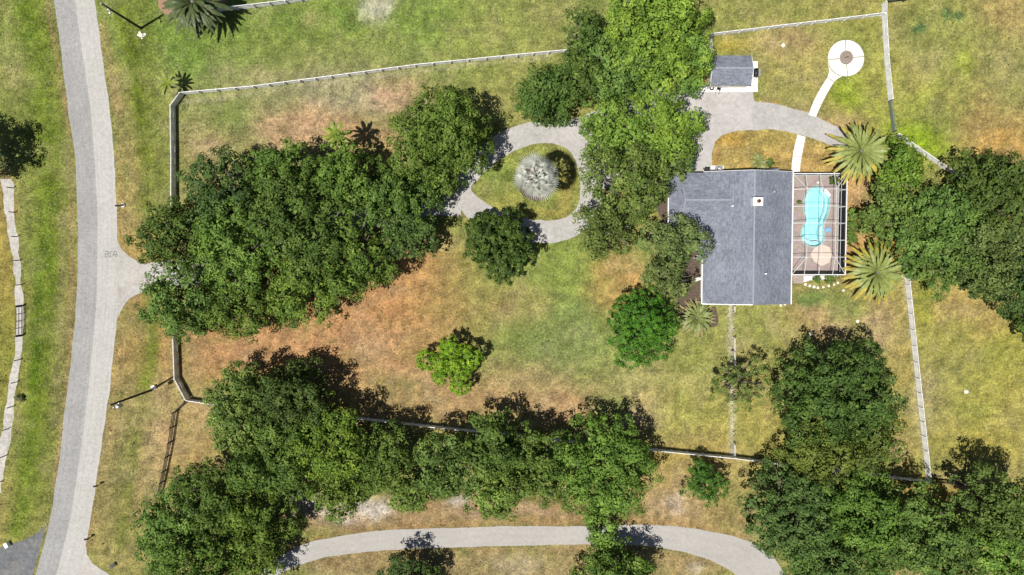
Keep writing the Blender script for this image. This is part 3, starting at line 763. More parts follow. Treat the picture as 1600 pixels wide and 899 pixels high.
# west wing, hipped end
xh = P(1072, 312, wz).x; xin = xr - (RZ - wz) / sl + 0.3
roof_plane('roof_slope', [(xwing, ywn, EZ + .004), (xw + .6, ywn, EZ + .004), (xin, ywr, wz), (xh, ywr, wz)], M['shingle_x'], house)
roof_plane('roof_slope', [(xh, ywr, wz), (xin, ywr, wz), (xw + .6, yws, EZ + .004), (xwing, yws, EZ + .004)], M['shingle_x'], house)
roof_plane('roof_slope', [(xwing, ywn, EZ + .002), (xh, ywr, wz), (xwing, yws, EZ + .002)], M['shingle_y'], house)
# porch gable over the front door
pz = 3.62; ypr = P(1110, 381, pz).y; hw = (pz - EZ) / sl
xpi = xr - (RZ - pz) / sl + .3
roof_plane('porch_roof', [(xp, ypr + hw, EZ + .006), (xw + .4, ypr + hw, EZ + .006), (xpi, ypr, pz), (xp, ypr, pz)], M['shingle_x'], house, 0.12)
roof_plane('porch_roof', [(xp, ypr, pz), (xpi, ypr, pz), (xw + .4, ypr - hw, EZ + .006), (xp, ypr - hw, EZ + .006)], M['shingle_x'], house, 0.12)
for yy in (ypr + hw - .3, ypr - hw + .3):
    MB().box((xp + .25, yy, EZ / 2 - .1), (0.22, 0.22, EZ - .2)).build('porch_post', M['white'], house, origin=HL)
# ridge caps
MB().beam((xr, ys + .02, RZ + .03), (xr, yn - .02, RZ + .03), .26, .06).build('ridge_cap', M['ridge'], house, origin=HL)
MB().beam((xh, ywr, wz + .03), (xin - .3, ywr, wz + .03), .26, .06).build('ridge_cap', M['ridge'], house, origin=HL)
MB().beam((xp, ypr, pz + .03), (xpi - .3, ypr, pz + .03), .26, .05).build('ridge_cap', M['ridge'], house, origin=HL)
za = EZ + (wz - EZ) * 0.80
for s in (-1, 1):
    MB().beam((xh - .1, ywr, wz + .02), (xwing + (xh - xwing) * .86, ywr + s * (ywn - ywr) * .46, EZ + (wz - EZ) * .62 + .12), .16, .08).build('hip_cap', M['ridge'], house, origin=HL)
# fascia and gutters
gt = M['white']
MB().beam((xw - .07, ys - .05, EZ - .06), (xw - .07, ystep, EZ - .06), .14, .16).build('gutter', gt, house, origin=HL)
MB().beam((xe + .08, ys - .05, EZ - .06), (xe + .08, yn + .05, EZ - .06), .15, .16).build('gutter', gt, house, origin=HL)
MB().beam((xwing - .06, yws - .05, EZ - .06), (xwing - .06, ywn + .05, EZ - .06), .13, .16).build('gutter', gt, house, origin=HL)
MB().beam((xp - .1, ystep, EZ + .05), (xw + .8, ystep, EZ + .12), .12, .14).build('fascia', gt, house, origin=HL)
for yy, s in ((yn + .03, 1), (ys - .03, -1)):
    for a, b in (((xw, EZ - .12), (xr, RZ - .12)), ((xr, RZ - .12), (xe, EZ - .12))):
        MB().beam((a[0], yy, a[1]), (b[0], yy, b[1]), .05, .2).build('fascia', gt if s > 0 else M['metal'], house, origin=HL)
# downspouts on the west side
for yy in (ys + .25, P(1098, 434, EZ).y):
    MB().box((xw - .08, yy, EZ / 2), (.12, .10, EZ)).build('downspout', gt, house, origin=HL)
# windows and front door in the west walls
def west_window(x, y, w, z0, z1):
    f = MB().box((x - .03, y, (z0 + z1) / 2), (.08, w, z1 - z0)).build('window', M['white'], house, origin=HL)
    for s in (-1, 1):
        MB().box((x - .075, y + s * w / 4, (z0 + z1) / 2), (.03, w / 2 - .1, z1 - z0 - .14)).build('pane', M['glass'], f, origin=HL)
west_window(xw + ins, ys + 2.0, 1.6, .9, 2.2); west_window(xw + ins, ys + 5.4, 1.6, .9, 2.2); west_window(xwing + ins, ywr, 1.8, .9, 2.2)
d = MB().box((xw + ins - .02, ypr, 1.03), (.08, 1.0, 2.06)).build('door', M['terracotta'], house, origin=HL)
MB().box((xw + ins - .09, ypr - .38, 1.0), (.08, .05, .12)).build('handle', M['metal'], d, origin=HL)
# chimney
ch = P(1184.5, 315, 6.0)
chm = MB().box((ch.x, ch.y, 5.3), (1.30, 1.12, 1.25)).build('chimney', M['white'], house, origin=HL)
MB().box((ch.x, ch.y, 5.98), (1.46, 1.24, .11)).build('chimney_cap', M['white'], chm, origin=HL)
MB().tube([(ch.x + .08, ch.y + .04, 6.03), (ch.x + .08, ch.y + .04, 6.36)], [.30, .27], 14).build('flue', M['terracotta'], chm, True, origin=HL)
MB().tube([(ch.x + .08, ch.y + .04, 6.362), (ch.x + .08, ch.y + .04, 6.368)], .19, 14).build('flue_opening', M['black'], chm, origin=HL)
# plumbing vents
for px, py, z in ((1196.5, 428, 4.9), (1144.5, 322, 4.5), (1210, 300, 4.4)):
    v = P(px, py, z)
    MB().tube([(v.x, v.y, z - .5), (v.x, v.y, z + .12)], .13 if px < 1200 else .07, 10).build('roof_vent', M['white'], house, origin=HL)
# low lean-to by the north wall
xl0, xl1 = P(1178, 264, 2.7).x, P(1218, 264, 2.7).x
roof_plane('lean_to_roof', [(xl0, yn, 2.72), (xl1, yn, 2.72), (xl1, yn + .55, 2.52), (xl0, yn + .30, 2.52)], M['shingle_x'], house, .1)

# air conditioner and pad
ac = P(1123, 264.5, 0.9); ac.z = 0
au = empty('air_conditioner', ac); tag(au, 'pale square air conditioning unit at the north wall of the house', 'air conditioner')
MB().box((0, 0, .05), (2.0, 1.3, .1)).build('pad', M['white_slab'], au)
MB().box((0.1, 0, .5), (.95, .9, .8)).build('casing', M['metal'], au)
MB().tube([(0.1, 0, .90), (0.1, 0, .93)], .38, 18).build('grille', M['black'], au)
for k in range(5):
    a = k * math.pi * .4
    MB().box((0.1 + math.cos(a) * .17, math.sin(a) * .17, .94), (.3, .1, .015), a).build('fan_blade', M['white'], au)
bn = P(1105, 266, 1.0); bn.z = 0
tb = empty('trash_bin', bn); tag(tb, 'dark wheeled bin beside the air conditioner, against the house', 'bin')
MB().add([(-.28, -.3, .1), (.28, -.3, .1), (.28, .3, .1), (-.28, .3, .1), (-.34, -.38, .98), (.34, -.38, .98), (.34, .38, .98), (-.34, .38, .98)],
         [(3, 2, 1, 0), (4, 5, 6, 7), (0, 1, 5, 4), (1, 2, 6, 5), (2, 3, 7, 6), (3, 0, 4, 7)]).build('bin_body', M['black'], tb)
MB().box((0, .02, 1.02), (.74, .84, .07)).build('lid', M['black'], tb)
for s in (-1, 1): MB().tube([(s * .3, .36, .12), (s * .36, .36, .12)], .12, 10).build('wheel', M['rubber'], tb)

# planting bed, white garden seat
sheet_poly('mulch_bed', [(1062, 396), (1104, 396), (1104, 478), (1118, 480), (1122, 505), (1104, 512), (1072, 508), (1060, 480), (1056, 440)], 0.009, M['mulch'], 0.1)
sheet_poly('mulch_bed', [(1030, 262), (1050, 270), (1052, 350), (1090, 362), (1090, 398), (1060, 392), (1034, 345), (1022, 300)], 0.0095, M['mulch'], 0.1)
gs = empty('garden_bench', P(1091, 436, .4) - Vector((0, 0, .4)), 0.35); tag(gs, 'small white metal garden bench in the mulch bed by the west wall', 'bench')
for k in range(5): MB().box((0, -.22 + k * .11, .45), (1.3, .07, .035)).build('seat_slat', M['white'], gs)
for k in range(7): MB().box((-.55 + k * .183, .27, .72), (.04, .03, .46)).build('back_bar', M['white'], gs)
MB().box((0, .27, .96), (1.34, .05, .06)).build('top_rail', M['white'], gs)
for s in (-1, 1):
    MB().box((s * .62, -.02, .66), (.06, .56, .04)).build('armrest', M['white'], gs)
    for y in (-.24, .26): MB().box((s * .62, y, .33), (.06, .06, .66)).build('leg', M['white'], gs)

# ------------------------------------------------------------------ pool, deck and screen enclosure
EVZ, TPZ = 2.75, 3.55
cx0, cx1 = xe + .16, P(1322.3, 350, EVZ).x
cy1, cy0 = P(1280, 271.5, EVZ).y, P(1280, 429.5, EVZ).y
gxs = [P(1261.3, 350, TPZ).x, P(1284, 350, TPZ).x, P(1306, 350, TPZ).x]
gys = [P(1280, y, TPZ).y for y in (295.5, 322.2, 348.6, 375.3, 402)]
# deck with the pool cut out
bm = bmesh.new()
dk = [bm.verts.new((a, b, DECK_Z)) for a, b in ((xe - .6, cy0 - .25), (cx1 + .15, cy0 - .25), (cx1 + .15, cy1 + .25), (xe - .6, cy1 + .25))]
pv = [bm.verts.new((p.x, p.y, DECK_Z)) for p in POOL]
ed = [bm.edges.new((l[i], l[(i + 1) % len(l)])) for l in (dk, pv) for i in range(len(l))]
bmesh.ops.triangle_fill(bm, use_beauty=True, use_dissolve=False, edges=ed)
bmesh.ops.recalc_face_normals(bm, faces=bm.faces)
for f in list(bm.faces):
    if f.normal.z < 0: f.normal_flip()
low = [bm.verts.new((v.co.x, v.co.y, 0.0)) for v in dk]
for i in range(4): bm.faces.new((dk[(i + 1) % 4], dk[i], low[i], low[(i + 1) % 4]))
dm = bpy.data.meshes.new('pool_deck'); bm.to_mesh(dm); bm.free()
deck = link('pool_deck', dm, M['pavers']); deck['kind'] = 'structure'
PAVED.append([(xe - .6, cy0 - .25), (cx1 + .15, cy0 - .25), (cx1 + .15, cy1 + .25), (xe - .6, cy1 + .25)])
pool = empty('swimming_pool', (pool_c.x, pool_c.y, 0)); tag(pool, 'turquoise kidney shaped swimming pool inside the screen enclosure', 'swimming pool')
n = len(POOL)
bv = [(p.x, p.y, DECK_Z) for p in POOL]
def inset(p, k): return (pool_c.x + (p.x - pool_c.x) * k, pool_c.y + (p.y - pool_c.y) * k)
bv += [(*inset(p, .97), -.9) for p in POOL] + [(*inset(p, .86), -1.35) for p in POOL]
bf = [(j * n + i, (j + 1) * n + i, (j + 1) * n + (i + 1) % n, j * n + (i + 1) % n) for j in range(2) for i in range(n)] + [tuple(2 * n + i for i in range(n))]
bmesh_ = mesh('basin', [Vector(v) - pool.location for v in bv], bf)
bmo = link('basin', bmesh_, M['pool_plaster'], pool)
bm = bmesh.new(); bm.from_mesh(bmesh_); bmesh.ops.recalc_face_normals(bm, faces=bm.faces)
for f in bm.faces: f.normal_flip()
bm.to_mesh(bmesh_); bm.free()
wm = mesh('water', [(p.x - pool_c.x, p.y - pool_c.y, -0.06) for p in (pool_c + (q - pool_c) * .995 for q in POOL)], [tuple(range(n))])
if wm.polygons[0].normal.z < 0: wm.flip_normals()
link('water', wm, M['water'], pool)
# coping ring
cop = MB()
o1 = [pool_c + (p - pool_c) * 1.0 for p in POOL]
o2 = []
for i, p in enumerate(POOL):
    d = POOL[(i + 1) % n] - POOL[i - 1]; nr = Vector((-d.y, d.x, 0)).normalized()
    if nr.dot(p - pool_c) < 0: nr = -nr
    o2.append(p + nr * .26)
cop.add([(p.x, p.y, DECK_Z + .025) for p in o1] + [(p.x, p.y, DECK_Z + .025) for p in o2] + [(p.x, p.y, DECK_Z - .03) for p in o1],
        [(i, (i + 1) % n, n + (i + 1) % n, n + i) for i in range(n)] + [(2 * n + i, 2 * n + (i + 1) % n, (i + 1) % n, i) for i in range(n)])
cop.build('coping', plain('coping', rgb(190, 196, 192), 0.8, var=0.15, scale=4.0), pool, origin=pool.location)
# shallow bench along the east side and steps
def pz_(x, y): return P(x / 4.49 + 1220, y / 4.49 + 250, DECK_Z)
bench = [pz_(*q) for q in [(288, 204), (318, 232), (336, 268), (335, 315), (325, 370), (306, 414), (296, 448), (284, 444), (294, 408), (311, 366), (320, 312), (321, 272), (305, 244), (280, 222)]]
MB().prism(ccw([(p.x, p.y) for p in bench]), -.9, -.28).build('pool_bench', M['pool_step'], pool, origin=pool.location)
stp = [pz_(*q) for q in [(156, 545), (170, 574), (210, 596), (248, 598), (282, 582), (262, 570), (225, 572), (186, 556), (170, 535)]]
MB().prism(ccw([(p.x, p.y) for p in stp]), -.95, -.40).build('pool_step', M['pool_step'], pool, origin=pool.location)
stp = [pz_(*q) for q in [(298, 452), (297, 500), (300, 545), (286, 575), (276, 550), (272, 505), (282, 465)]]
MB().prism(ccw([(p.x, p.y) for p in stp]), -.95, -.22).build('pool_step', M['white'], pool, origin=pool.location)

cage = empty('pool_enclosure', ((cx0 + cx1) / 2, (cy0 + cy1) / 2, 0)); tag(cage, 'white framed screen enclosure over the pool and deck', 'pool enclosure')
CL = cage.location
W = plain('cage_frame', (.66, .66, .65), .5, var=.08); bw, bh = .055, .09
def beam(a, b, name='beam', w=bw, h=bh): MB().beam(a, b, w, h).build(name, W, cage, origin=CL)
def panel(pts, mat='screen'):
    o = link('screen_panel', mesh('screen_panel', [Vector(p) - CL for p in pts], [tuple(range(len(pts)))]), M[mat], cage)
    return o
# top lattice
for y in gys:
    beam((cx0, y, EVZ), (gxs[0], y, TPZ)); beam((gxs[0], y, TPZ + .004), (gxs[2], y, TPZ + .004)); beam((gxs[2], y, TPZ), (cx1, y, EVZ))
for x in gxs:
    beam((x, cy1, EVZ), (x, gys[0], TPZ), w=.05); beam((x, gys[0], TPZ - .02), (x, gys[4], TPZ - .02), w=.05); beam((x, gys[4], TPZ), (x, cy0, EVZ), w=.05)
for (x, y, u, v) in ((cx0, cy1, gxs[0], gys[0]), (cx1, cy1, gxs[2], gys[0]), (cx0, cy0, gxs[0], gys[4]), (cx1, cy0, gxs[2], gys[4])):
    beam((x, y, EVZ), (u, v, TPZ), 'hip_beam')
beam((cx0, cy1, EVZ - .05), (cx1, cy1, EVZ - .05), 'eave_beam', .13, .16); beam((cx0, cy0, EVZ - .05), (cx1, cy0, EVZ - .05), 'eave_beam', .13, .16)
beam((cx1, cy0, EVZ - .054), (cx1, cy1, EVZ - .054), 'eave_beam', .14, .16); beam((cx0 + .02, cy0, EVZ - .054), (cx0 + .02, cy1, EVZ - .054), 'eave_beam', .10, .16)
# posts, rails
xs_all = [cx0 + .05] + gxs + [cx1]
ys_all = [cy1] + gys + [cy0]
for x in xs_all:
    for y in (cy0, cy1): MB().box((x, y, (EVZ + DECK_Z) / 2 - .06), (.10, .10, EVZ - DECK_Z - .14)).build('post', W, cage, origin=CL)
for y in gys: MB().box((cx1, y, (EVZ + DECK_Z) / 2 - .06), (.10, .10, EVZ - DECK_Z - .14)).build('post', W, cage, origin=CL)
for z in (DECK_Z + .06, 1.0):
    beam((cx1 - .01, cy0, z), (cx1 - .01, cy1, z), 'rail', .07, .09)
    for y in (cy0 + .01, cy1 - .01): beam((cx0, y, z + .003), (cx1, y, z + .003), 'rail', .07, .09)
# screens: roof panels
for i in range(4):
    ya, yb = gys[i], gys[i + 1]
    panel([(cx0, ya, EVZ), (gxs[0], ya, TPZ), (gxs[0], yb, TPZ), (cx0, yb, EVZ)])
    panel([(gxs[2], ya, TPZ), (cx1, ya, EVZ), (cx1, yb, EVZ), (gxs[2], yb, TPZ)])
    for a, b in ((gxs[0], gxs[1]), (gxs[1], gxs[2])): panel([(a, ya, TPZ), (b, ya, TPZ), (b, yb, TPZ), (a, yb, TPZ)])
for yo, yi in ((cy1, gys[0]), (cy0, gys[4])):
    panel([(cx0, yo, EVZ), (gxs[0], yo, EVZ), (gxs[0], yi, TPZ)]); panel([(cx0, yo, EVZ), (gxs[0], yi, TPZ), (cx0, yi, EVZ)])
    panel([(cx1, yo, EVZ), (gxs[2], yo, EVZ), (gxs[2], yi, TPZ)]); panel([(cx1, yo, EVZ), (gxs[2], yi, TPZ), (cx1, yi, EVZ)])
    for a, b in ((gxs[0], gxs[1]), (gxs[1], gxs[2])): panel([(a, yo, EVZ), (b, yo, EVZ), (b, yi, TPZ), (a, yi, TPZ)])
for a, b in zip(ys_all, ys_all[1:]): panel([(cx1, a, DECK_Z + .1), (cx1, b, DECK_Z + .1), (cx1, b, EVZ - .13), (cx1, a, EVZ - .13)], 'screen_side')
for a, b in zip(xs_all, xs_all[1:]):
    for y, mt in ((cy0, 'screen_side'), (cy1, 'screen_side')): panel([(a, y, DECK_Z + .1), (b, y, DECK_Z + .1), (b, y, EVZ - .13), (a, y, EVZ - .13)], mt)

# things on the deck
def DP(x, y, z=DECK_Z): return P(x / 4.49 + 1220, y / 4.49 + 250, z)
rp = [DP(*q) for q in [(208, 660), (236, 618), (290, 592), (345, 615), (357, 668), (340, 720), (290, 745), (232, 715)]]
ru = MB().prism(ccw([(p.x, p.y) for p in rp]), DECK_Z + .002, DECK_Z + .03).build('patio_rug', M['rug'])
tag(ru, 'pale beige eight sided rug lying at the south end of the pool deck', 'rug')
fl = DP(330, 492); ft = empty('pool_float', fl, .4); tag(ft, 'small pale blue float lying on the deck beside the pool', 'pool float')
MB().tube([(math.cos(k * math.pi / 8) * .38, math.sin(k * math.pi / 8) * .3, .12) for k in range(17)], .11, 8).build('ring', M['blue_plastic'], ft, True)
MB().prism([(math.cos(k * math.pi / 8) * .36, math.sin(k * math.pi / 8) * .28) for k in range(16)], .05, .12).build('base', M['blue_plastic'], ft)
wl_ = DP(320, 232); lg = empty('lounge_chair', wl_, .72); lg.scale = (.8, .72, .8); tag(lg, 'white pool lounger at the north east edge of the pool', 'lounger')
for k in range(9): MB().box((0, -.85 + k * .15, .30), (.62, .12, .03)).build('seat_slat', M['white'], lg)
for k in range(5): MB().box((0, .52 + k * .11, .36 + k * .07), (.62, .10, .03), m=Matrix.Rotation(.55, 3, 'X')).build('back_slat', M['white'], lg)
for s in (-1, 1):
    MB().box((s * .32, -.2, .27), (.05, 1.5, .05)).build('side_rail', M['white'], lg)
    for y in (-.85, .45): MB().box((s * .30, y, .13), (.05, .05, .26)).build('leg', M['white'], lg)
sk = DP(256, 160); sp = empty('deck_light', sk); tag(sp, 'small white round fitting on the deck north of the pool', 'fitting')
MB().tube([(0, 0, 0), (0, 0, .3)], [.12, .1], 10).build('stem', M['white'], sp)
MB().tube([(0, 0, .3), (0, 0, .38), (0, 0, .44)], [.2, .17, .05], 12).build('cap', M['white'], sp)
# pad and slab south of the enclosure
pd = empty('side_pad', P(1250, 436, 0)); pd['kind'] = 'structure'
slab([(1239.5, 431), (1255, 431), (1255, 443), (1239.5, 443)], pd, .06, M['pavers'], 'paver_pad', inset=1)
slab([(1255.5, 431), (1310, 431), (1306, 433), (1290, 436), (1275, 439), (1266, 438), (1258, 441), (1255.5, 441)], pd, .055, M['white_slab'], 'slab', inset=1)
for k, (x, y) in enumerate([(1258, 444.7), (1265.3, 447), (1271.5, 448.6), (1277.5, 449.7), (1286, 448.9), (1294.6, 446.9), (1303, 445), (1309, 442), (1317.5, 454)]):
    r = rng.uniform(.17, .24); pts = [(math.cos(a + rng.uniform(-.2, .2)) * r * rng.uniform(.8, 1.15), math.sin(a) * r * rng.uniform(.8, 1.15)) for a in np.arange(7) * 2 * math.pi / 7]
    o = MB().prism(pts, 0, .09).build('stepping_stone', M['stone']); o.location = P(x, y, 0)
    tag(o, ('cream stepping stone, %s in the curved row south of the pool enclosure' % ('leftmost', 'second from left', 'third from left', 'fourth from left', 'fourth from right', 'third from right', 'second from right', 'rightmost')[k]) if k < 8 else 'lone cream stone near the lower date palm', 'stone', 'stepping stones south of the pool' if k < 8 else None)
for k, (x, y) in enumerate([(1219.5, 477), (1226, 475.5)]):
    r = .22; pts = [(math.cos(a) * r * rng.uniform(.8, 1.15), math.sin(a) * r * rng.uniform(.8, 1.15)) for a in np.arange(7) * 2 * math.pi / 7]
    o = MB().prism(pts, 0, .16).build('rock', M['stone']); o.location = P(x, y, 0)
    tag(o, 'pale rock by the south east corner of the house, %s one' % ('left' if k == 0 else 'right'), 'rock')
for k, (x, y, lb) in enumerate([(1267, 522, 'white rock on bare ground south of the house'), (1340, 502, 'white rock lying south of the lower date palm'), (1224, 71, 'white rock in grass west of the round patio'), (1510, 612, 'white rock alone in the east pasture')]):
    r = rng.uniform(.25, .36)
    mbx = MB(); sp_ = [[(math.cos(a) * math.cos(e) * r * rng.uniform(.8, 1.2), math.sin(a) * math.cos(e) * r * rng.uniform(.8, 1.2), math.sin(e) * r * .7) for a in np.arange(8) * math.pi / 4] for e in (0, .6, 1.2)]
    mbx.add([v for q in sp_ for v in q], [(j * 8 + i, j * 8 + (i + 1) % 8, (j + 1) * 8 + (i + 1) % 8, (j + 1) * 8 + i) for j in range(2) for i in range(8)] + [tuple(16 + i for i in range(8))])
    o = mbx.build('rock', M['stone']); o.location = P(x, y, 0); tag(o, lb, 'rock')

# ------------------------------------------------------------------ shed
SE, SR = 2.4, 3.35
sx0, sx1 = P(1110.5, 110, SE).x, P(1174, 110, SE).x
sy1, sy0 = P(1140, 87, SE).y, P(1140, 133.5, SE).y
syr = P(1140, 106.5, SR).y
shed = empty('shed', ((sx0 + sx1) / 2, (sy0 + sy1) / 2, 0)); tag(shed, 'small shed with grey shingle gable roof north of the paved court', 'shed')
SL = shed.location
roof_plane('roof_slope', [(sx0, sy1, SE), (sx1, sy1, SE), (sx1, syr, SR), (sx0, syr, SR)], M['shingle_x'], shed, .12)
roof_plane('roof_slope', [(sx0, syr, SR), (sx1, syr, SR), (sx1, sy0, SE), (sx0, sy0, SE)], M['shingle_x'], shed, .12)
MB().beam((sx0, syr, SR + .02), (sx1, syr, SR + .02), .26, .05).build('ridge_cap', M['ridge'], shed, origin=SL)
MB().box(((sx0 + sx1) / 2, (sy0 + sy1) / 2, SE / 2), (sx1 - sx0 - .4, sy1 - sy0 - .4, SE - .02)).build('wall', M['wall'], shed, origin=SL)
for x in (sx0 + .2, sx1 - .2):
    vs = [(x + dx, y, z) for dx in (-.05, .05) for y, z in ((sy0 + .25, SE - .02), (sy1 - .25, SE - .02), (syr, SR - .14))]
    MB().add(vs, [(2, 1, 0), (3, 4, 5), (0, 1, 4, 3), (1, 2, 5, 4), (2, 0, 3, 5)]).build('gable', M['wall'], shed, origin=SL)
for x in (sx0 - .03, sx1 + .03):
    for a, b in (((sy0, SE - .08), (syr, SR - .08)), ((syr, SR - .08), (sy1, SE - .08))):
        MB().beam((x, a[0], a[1]), (x, b[0], b[1]), .05, .18).build('fascia', M['white'], shed, origin=SL)
dd = MB().box((sx0 + 2.6, sy0 + .17, 1.0), (1.6, .06, 1.95)).build('door', M['white'], shed, origin=SL)
MB().box((sx0 + 2.65, sy0 + .12, 1.0), (.05, .06, .2)).build('handle', M['black'], dd, origin=SL)
sp = empty('shed_pad', SL); sp['kind'] = 'structure'
slab([(1092, 134), (1184, 134), (1184, 144), (1092, 144)], sp, .052, M['pad'], inset=1)
slab([(1174.5, 96), (1184, 96), (1184, 133.8), (1174.5, 133.8)], sp, .054, M['pad'], inset=1)
sheet_poly('mulch_bed', [(1098, 92), (1109, 90), (1112, 135), (1100, 137), (1096, 115)], 0.011, M['mulch_red'], 0.08)
# tyre and wheelbarrow in front, black grill at the side
tp = P(1112, 137.5, .1); ty = empty('tyre', (tp.x, tp.y, .052)); tag(ty, 'black tyre lying flat on the pad in front of the shed', 'tyre')
MB().tube([(math.cos(k * math.pi / 10) * .27, math.sin(k * math.pi / 10) * .27, .11) for k in range(21)], .11, 8, False).build('tread', M['rubber'], ty, True)
MB().tube([(0, 0, .02), (0, 0, .06)], .17, 14).build('hub', M['white'], ty)
wp = P(1123.5, 137.5, .4); wb = empty('wheelbarrow', (wp.x, wp.y, .052), 1.2); tag(wb, 'grey wheelbarrow parked beside the tyre in front of the shed', 'wheelbarrow')
MB().add([(-.25, -.2, .3), (.25, -.16, .3), (.25, .16, .3), (-.25, .2, .3), (-.42, -.32, .58), (.45, -.26, .58), (.45, .26, .58), (-.42, .32, .58)],
         [(3, 2, 1, 0), (0, 1, 5, 4), (1, 2, 6, 5), (2, 3, 7, 6), (3, 0, 4, 7), (1, 0, 3, 2)]).build('tray', M['metal'], wb)
for s in (-1, 1):
    MB().tube([(.75, s * .05, .2), (0, s * .2, .28), (-.95, s * .27, .52)], .025, 6).build('handle', M['black'], wb)
    MB().tube([(-.35, s * .2, .36), (-.4, s * .22, 0)], .02, 6).build('leg', M['black'], wb)
MB().tube([(.75, -.04, .2), (.75, .04, .2)], .2, 14).build('wheel', M['rubber'], wb)
gp = P(1181, 114, .8); gr = empty('grill', (gp.x, gp.y, .054), math.pi / 2); tag(gr, 'black barrel grill on the pad at the east side of the shed', 'grill')
MB().tube([(-.62, 0, .85), (-.6, 0, .85), (.6, 0, .85), (.62, 0, .85)], [.2, .36, .36, .2], 16).build('barrel', M['black'], gr, True)
MB().box((0, -.5, .82), (1.1, .3, .03)).build('side_shelf', M['metal'], gr)
for sx in (-1, 1):
    for sy in (-1, 1): MB().tube([(sx * .5, sy * .2, .6), (sx * .55, sy * .28, 0)], .025, 6).build('leg', M['black'], gr)
MB().tube([(.45, .1, 1.18), (.45, .1, 1.6)], .06, 8).build('chimney', M['black'], gr)
MB().tube([(-.3, -.36, 1.0), (.3, -.36, 1.0)], .02, 6).build('handle', M['metal'], gr)
for k in range(2): MB().tube([(-.57, -.32 + k * .64, .14), (-.50, -.32 + k * .64, .14)], .14, 12).build('wheel', M['rubber'], gr)

# ------------------------------------------------------------------ car under the oak
cp = P(1077, 243, .8)
car = empty('parked_car', (cp.x, cp.y, .024), math.radians(92)); tag(car, 'blue car parked under the oak by the house, almost hidden by leaves', 'car')
prof = [(-2.2, .35), (-2.25, .62), (-2.15, .86), (-1.5, .93), (-.95, 1.38), (-.2, 1.47), (.55, 1.42), (1.15, .98), (1.95, .86), (2.22, .66), (2.25, .38)]
def car_shell(profile, w, taper=0.1):
    mb = MB(); n = len(profile)
    for s in (-1, 1): mb.v += [(x, s * (w / 2 - taper * max(0, z - .8) * 1.2), z) for x, z in profile]
    mb.f += [tuple(range(n)), tuple(n + i for i in reversed(range(n)))] + [(i, n + i, n + (i + 1) % n, (i + 1) % n) for i in range(n)]
    return mb
car_shell(prof, 1.78, .22).build('body', M['car_paint'], car)
gl = MB(); gl.add([(.62, -.6, 1.425), (.62, .6, 1.425), (1.16, .72, 1.0), (1.16, -.72, 1.0)], [(0, 3, 2, 1)]); gl.v = [(x + .012, y, z + .012) for x, y, z in gl.v]; gl.build('windscreen', M['glass'], car)
gl = MB(); gl.add([(-.98, -.62, 1.37), (-.98, .62, 1.37), (-1.47, .72, .97), (-1.47, -.72, .97)], [(0, 1, 2, 3)]); gl.v = [(x - .012, y, z + .012) for x, y, z in gl.v]; gl.build('rear_window', M['glass'], car)
for s in (-1, 1):
    q = [(-.85, .97), (1.0, .97), (.5, 1.34), (-.75, 1.32)]
    vs = [(x, s * (.89 - .22 * 1.2 * (z - .8) + .012), z) for x, z in q]
    MB().add(vs, [(0, 1, 2, 3) if s < 0 else (3, 2, 1, 0)]).build('side_window', M['glass'], car)
    MB().box((1.0, s * .96, .95), (.12, .18, .12)).build('mirror', M['car_paint'], car)
    MB().box((2.2, s * .62, .68), (.1, .3, .13)).build('headlight', M['white'], car)
    MB().box((-2.2, s * .66, .76), (.1, .26, .14)).build('tail_light', M['red_lens'], car)
    for x in (-1.35, 1.38):
        w_ = MB().tube([(x, s * .72, .32), (x, s * .92, .32)], .32, 16).build('wheel', M['rubber'], car)
        MB().tube([(x, s * .915, .32), (x, s * .93, .32)], .2, 12).build('rim', M['metal'], w_)

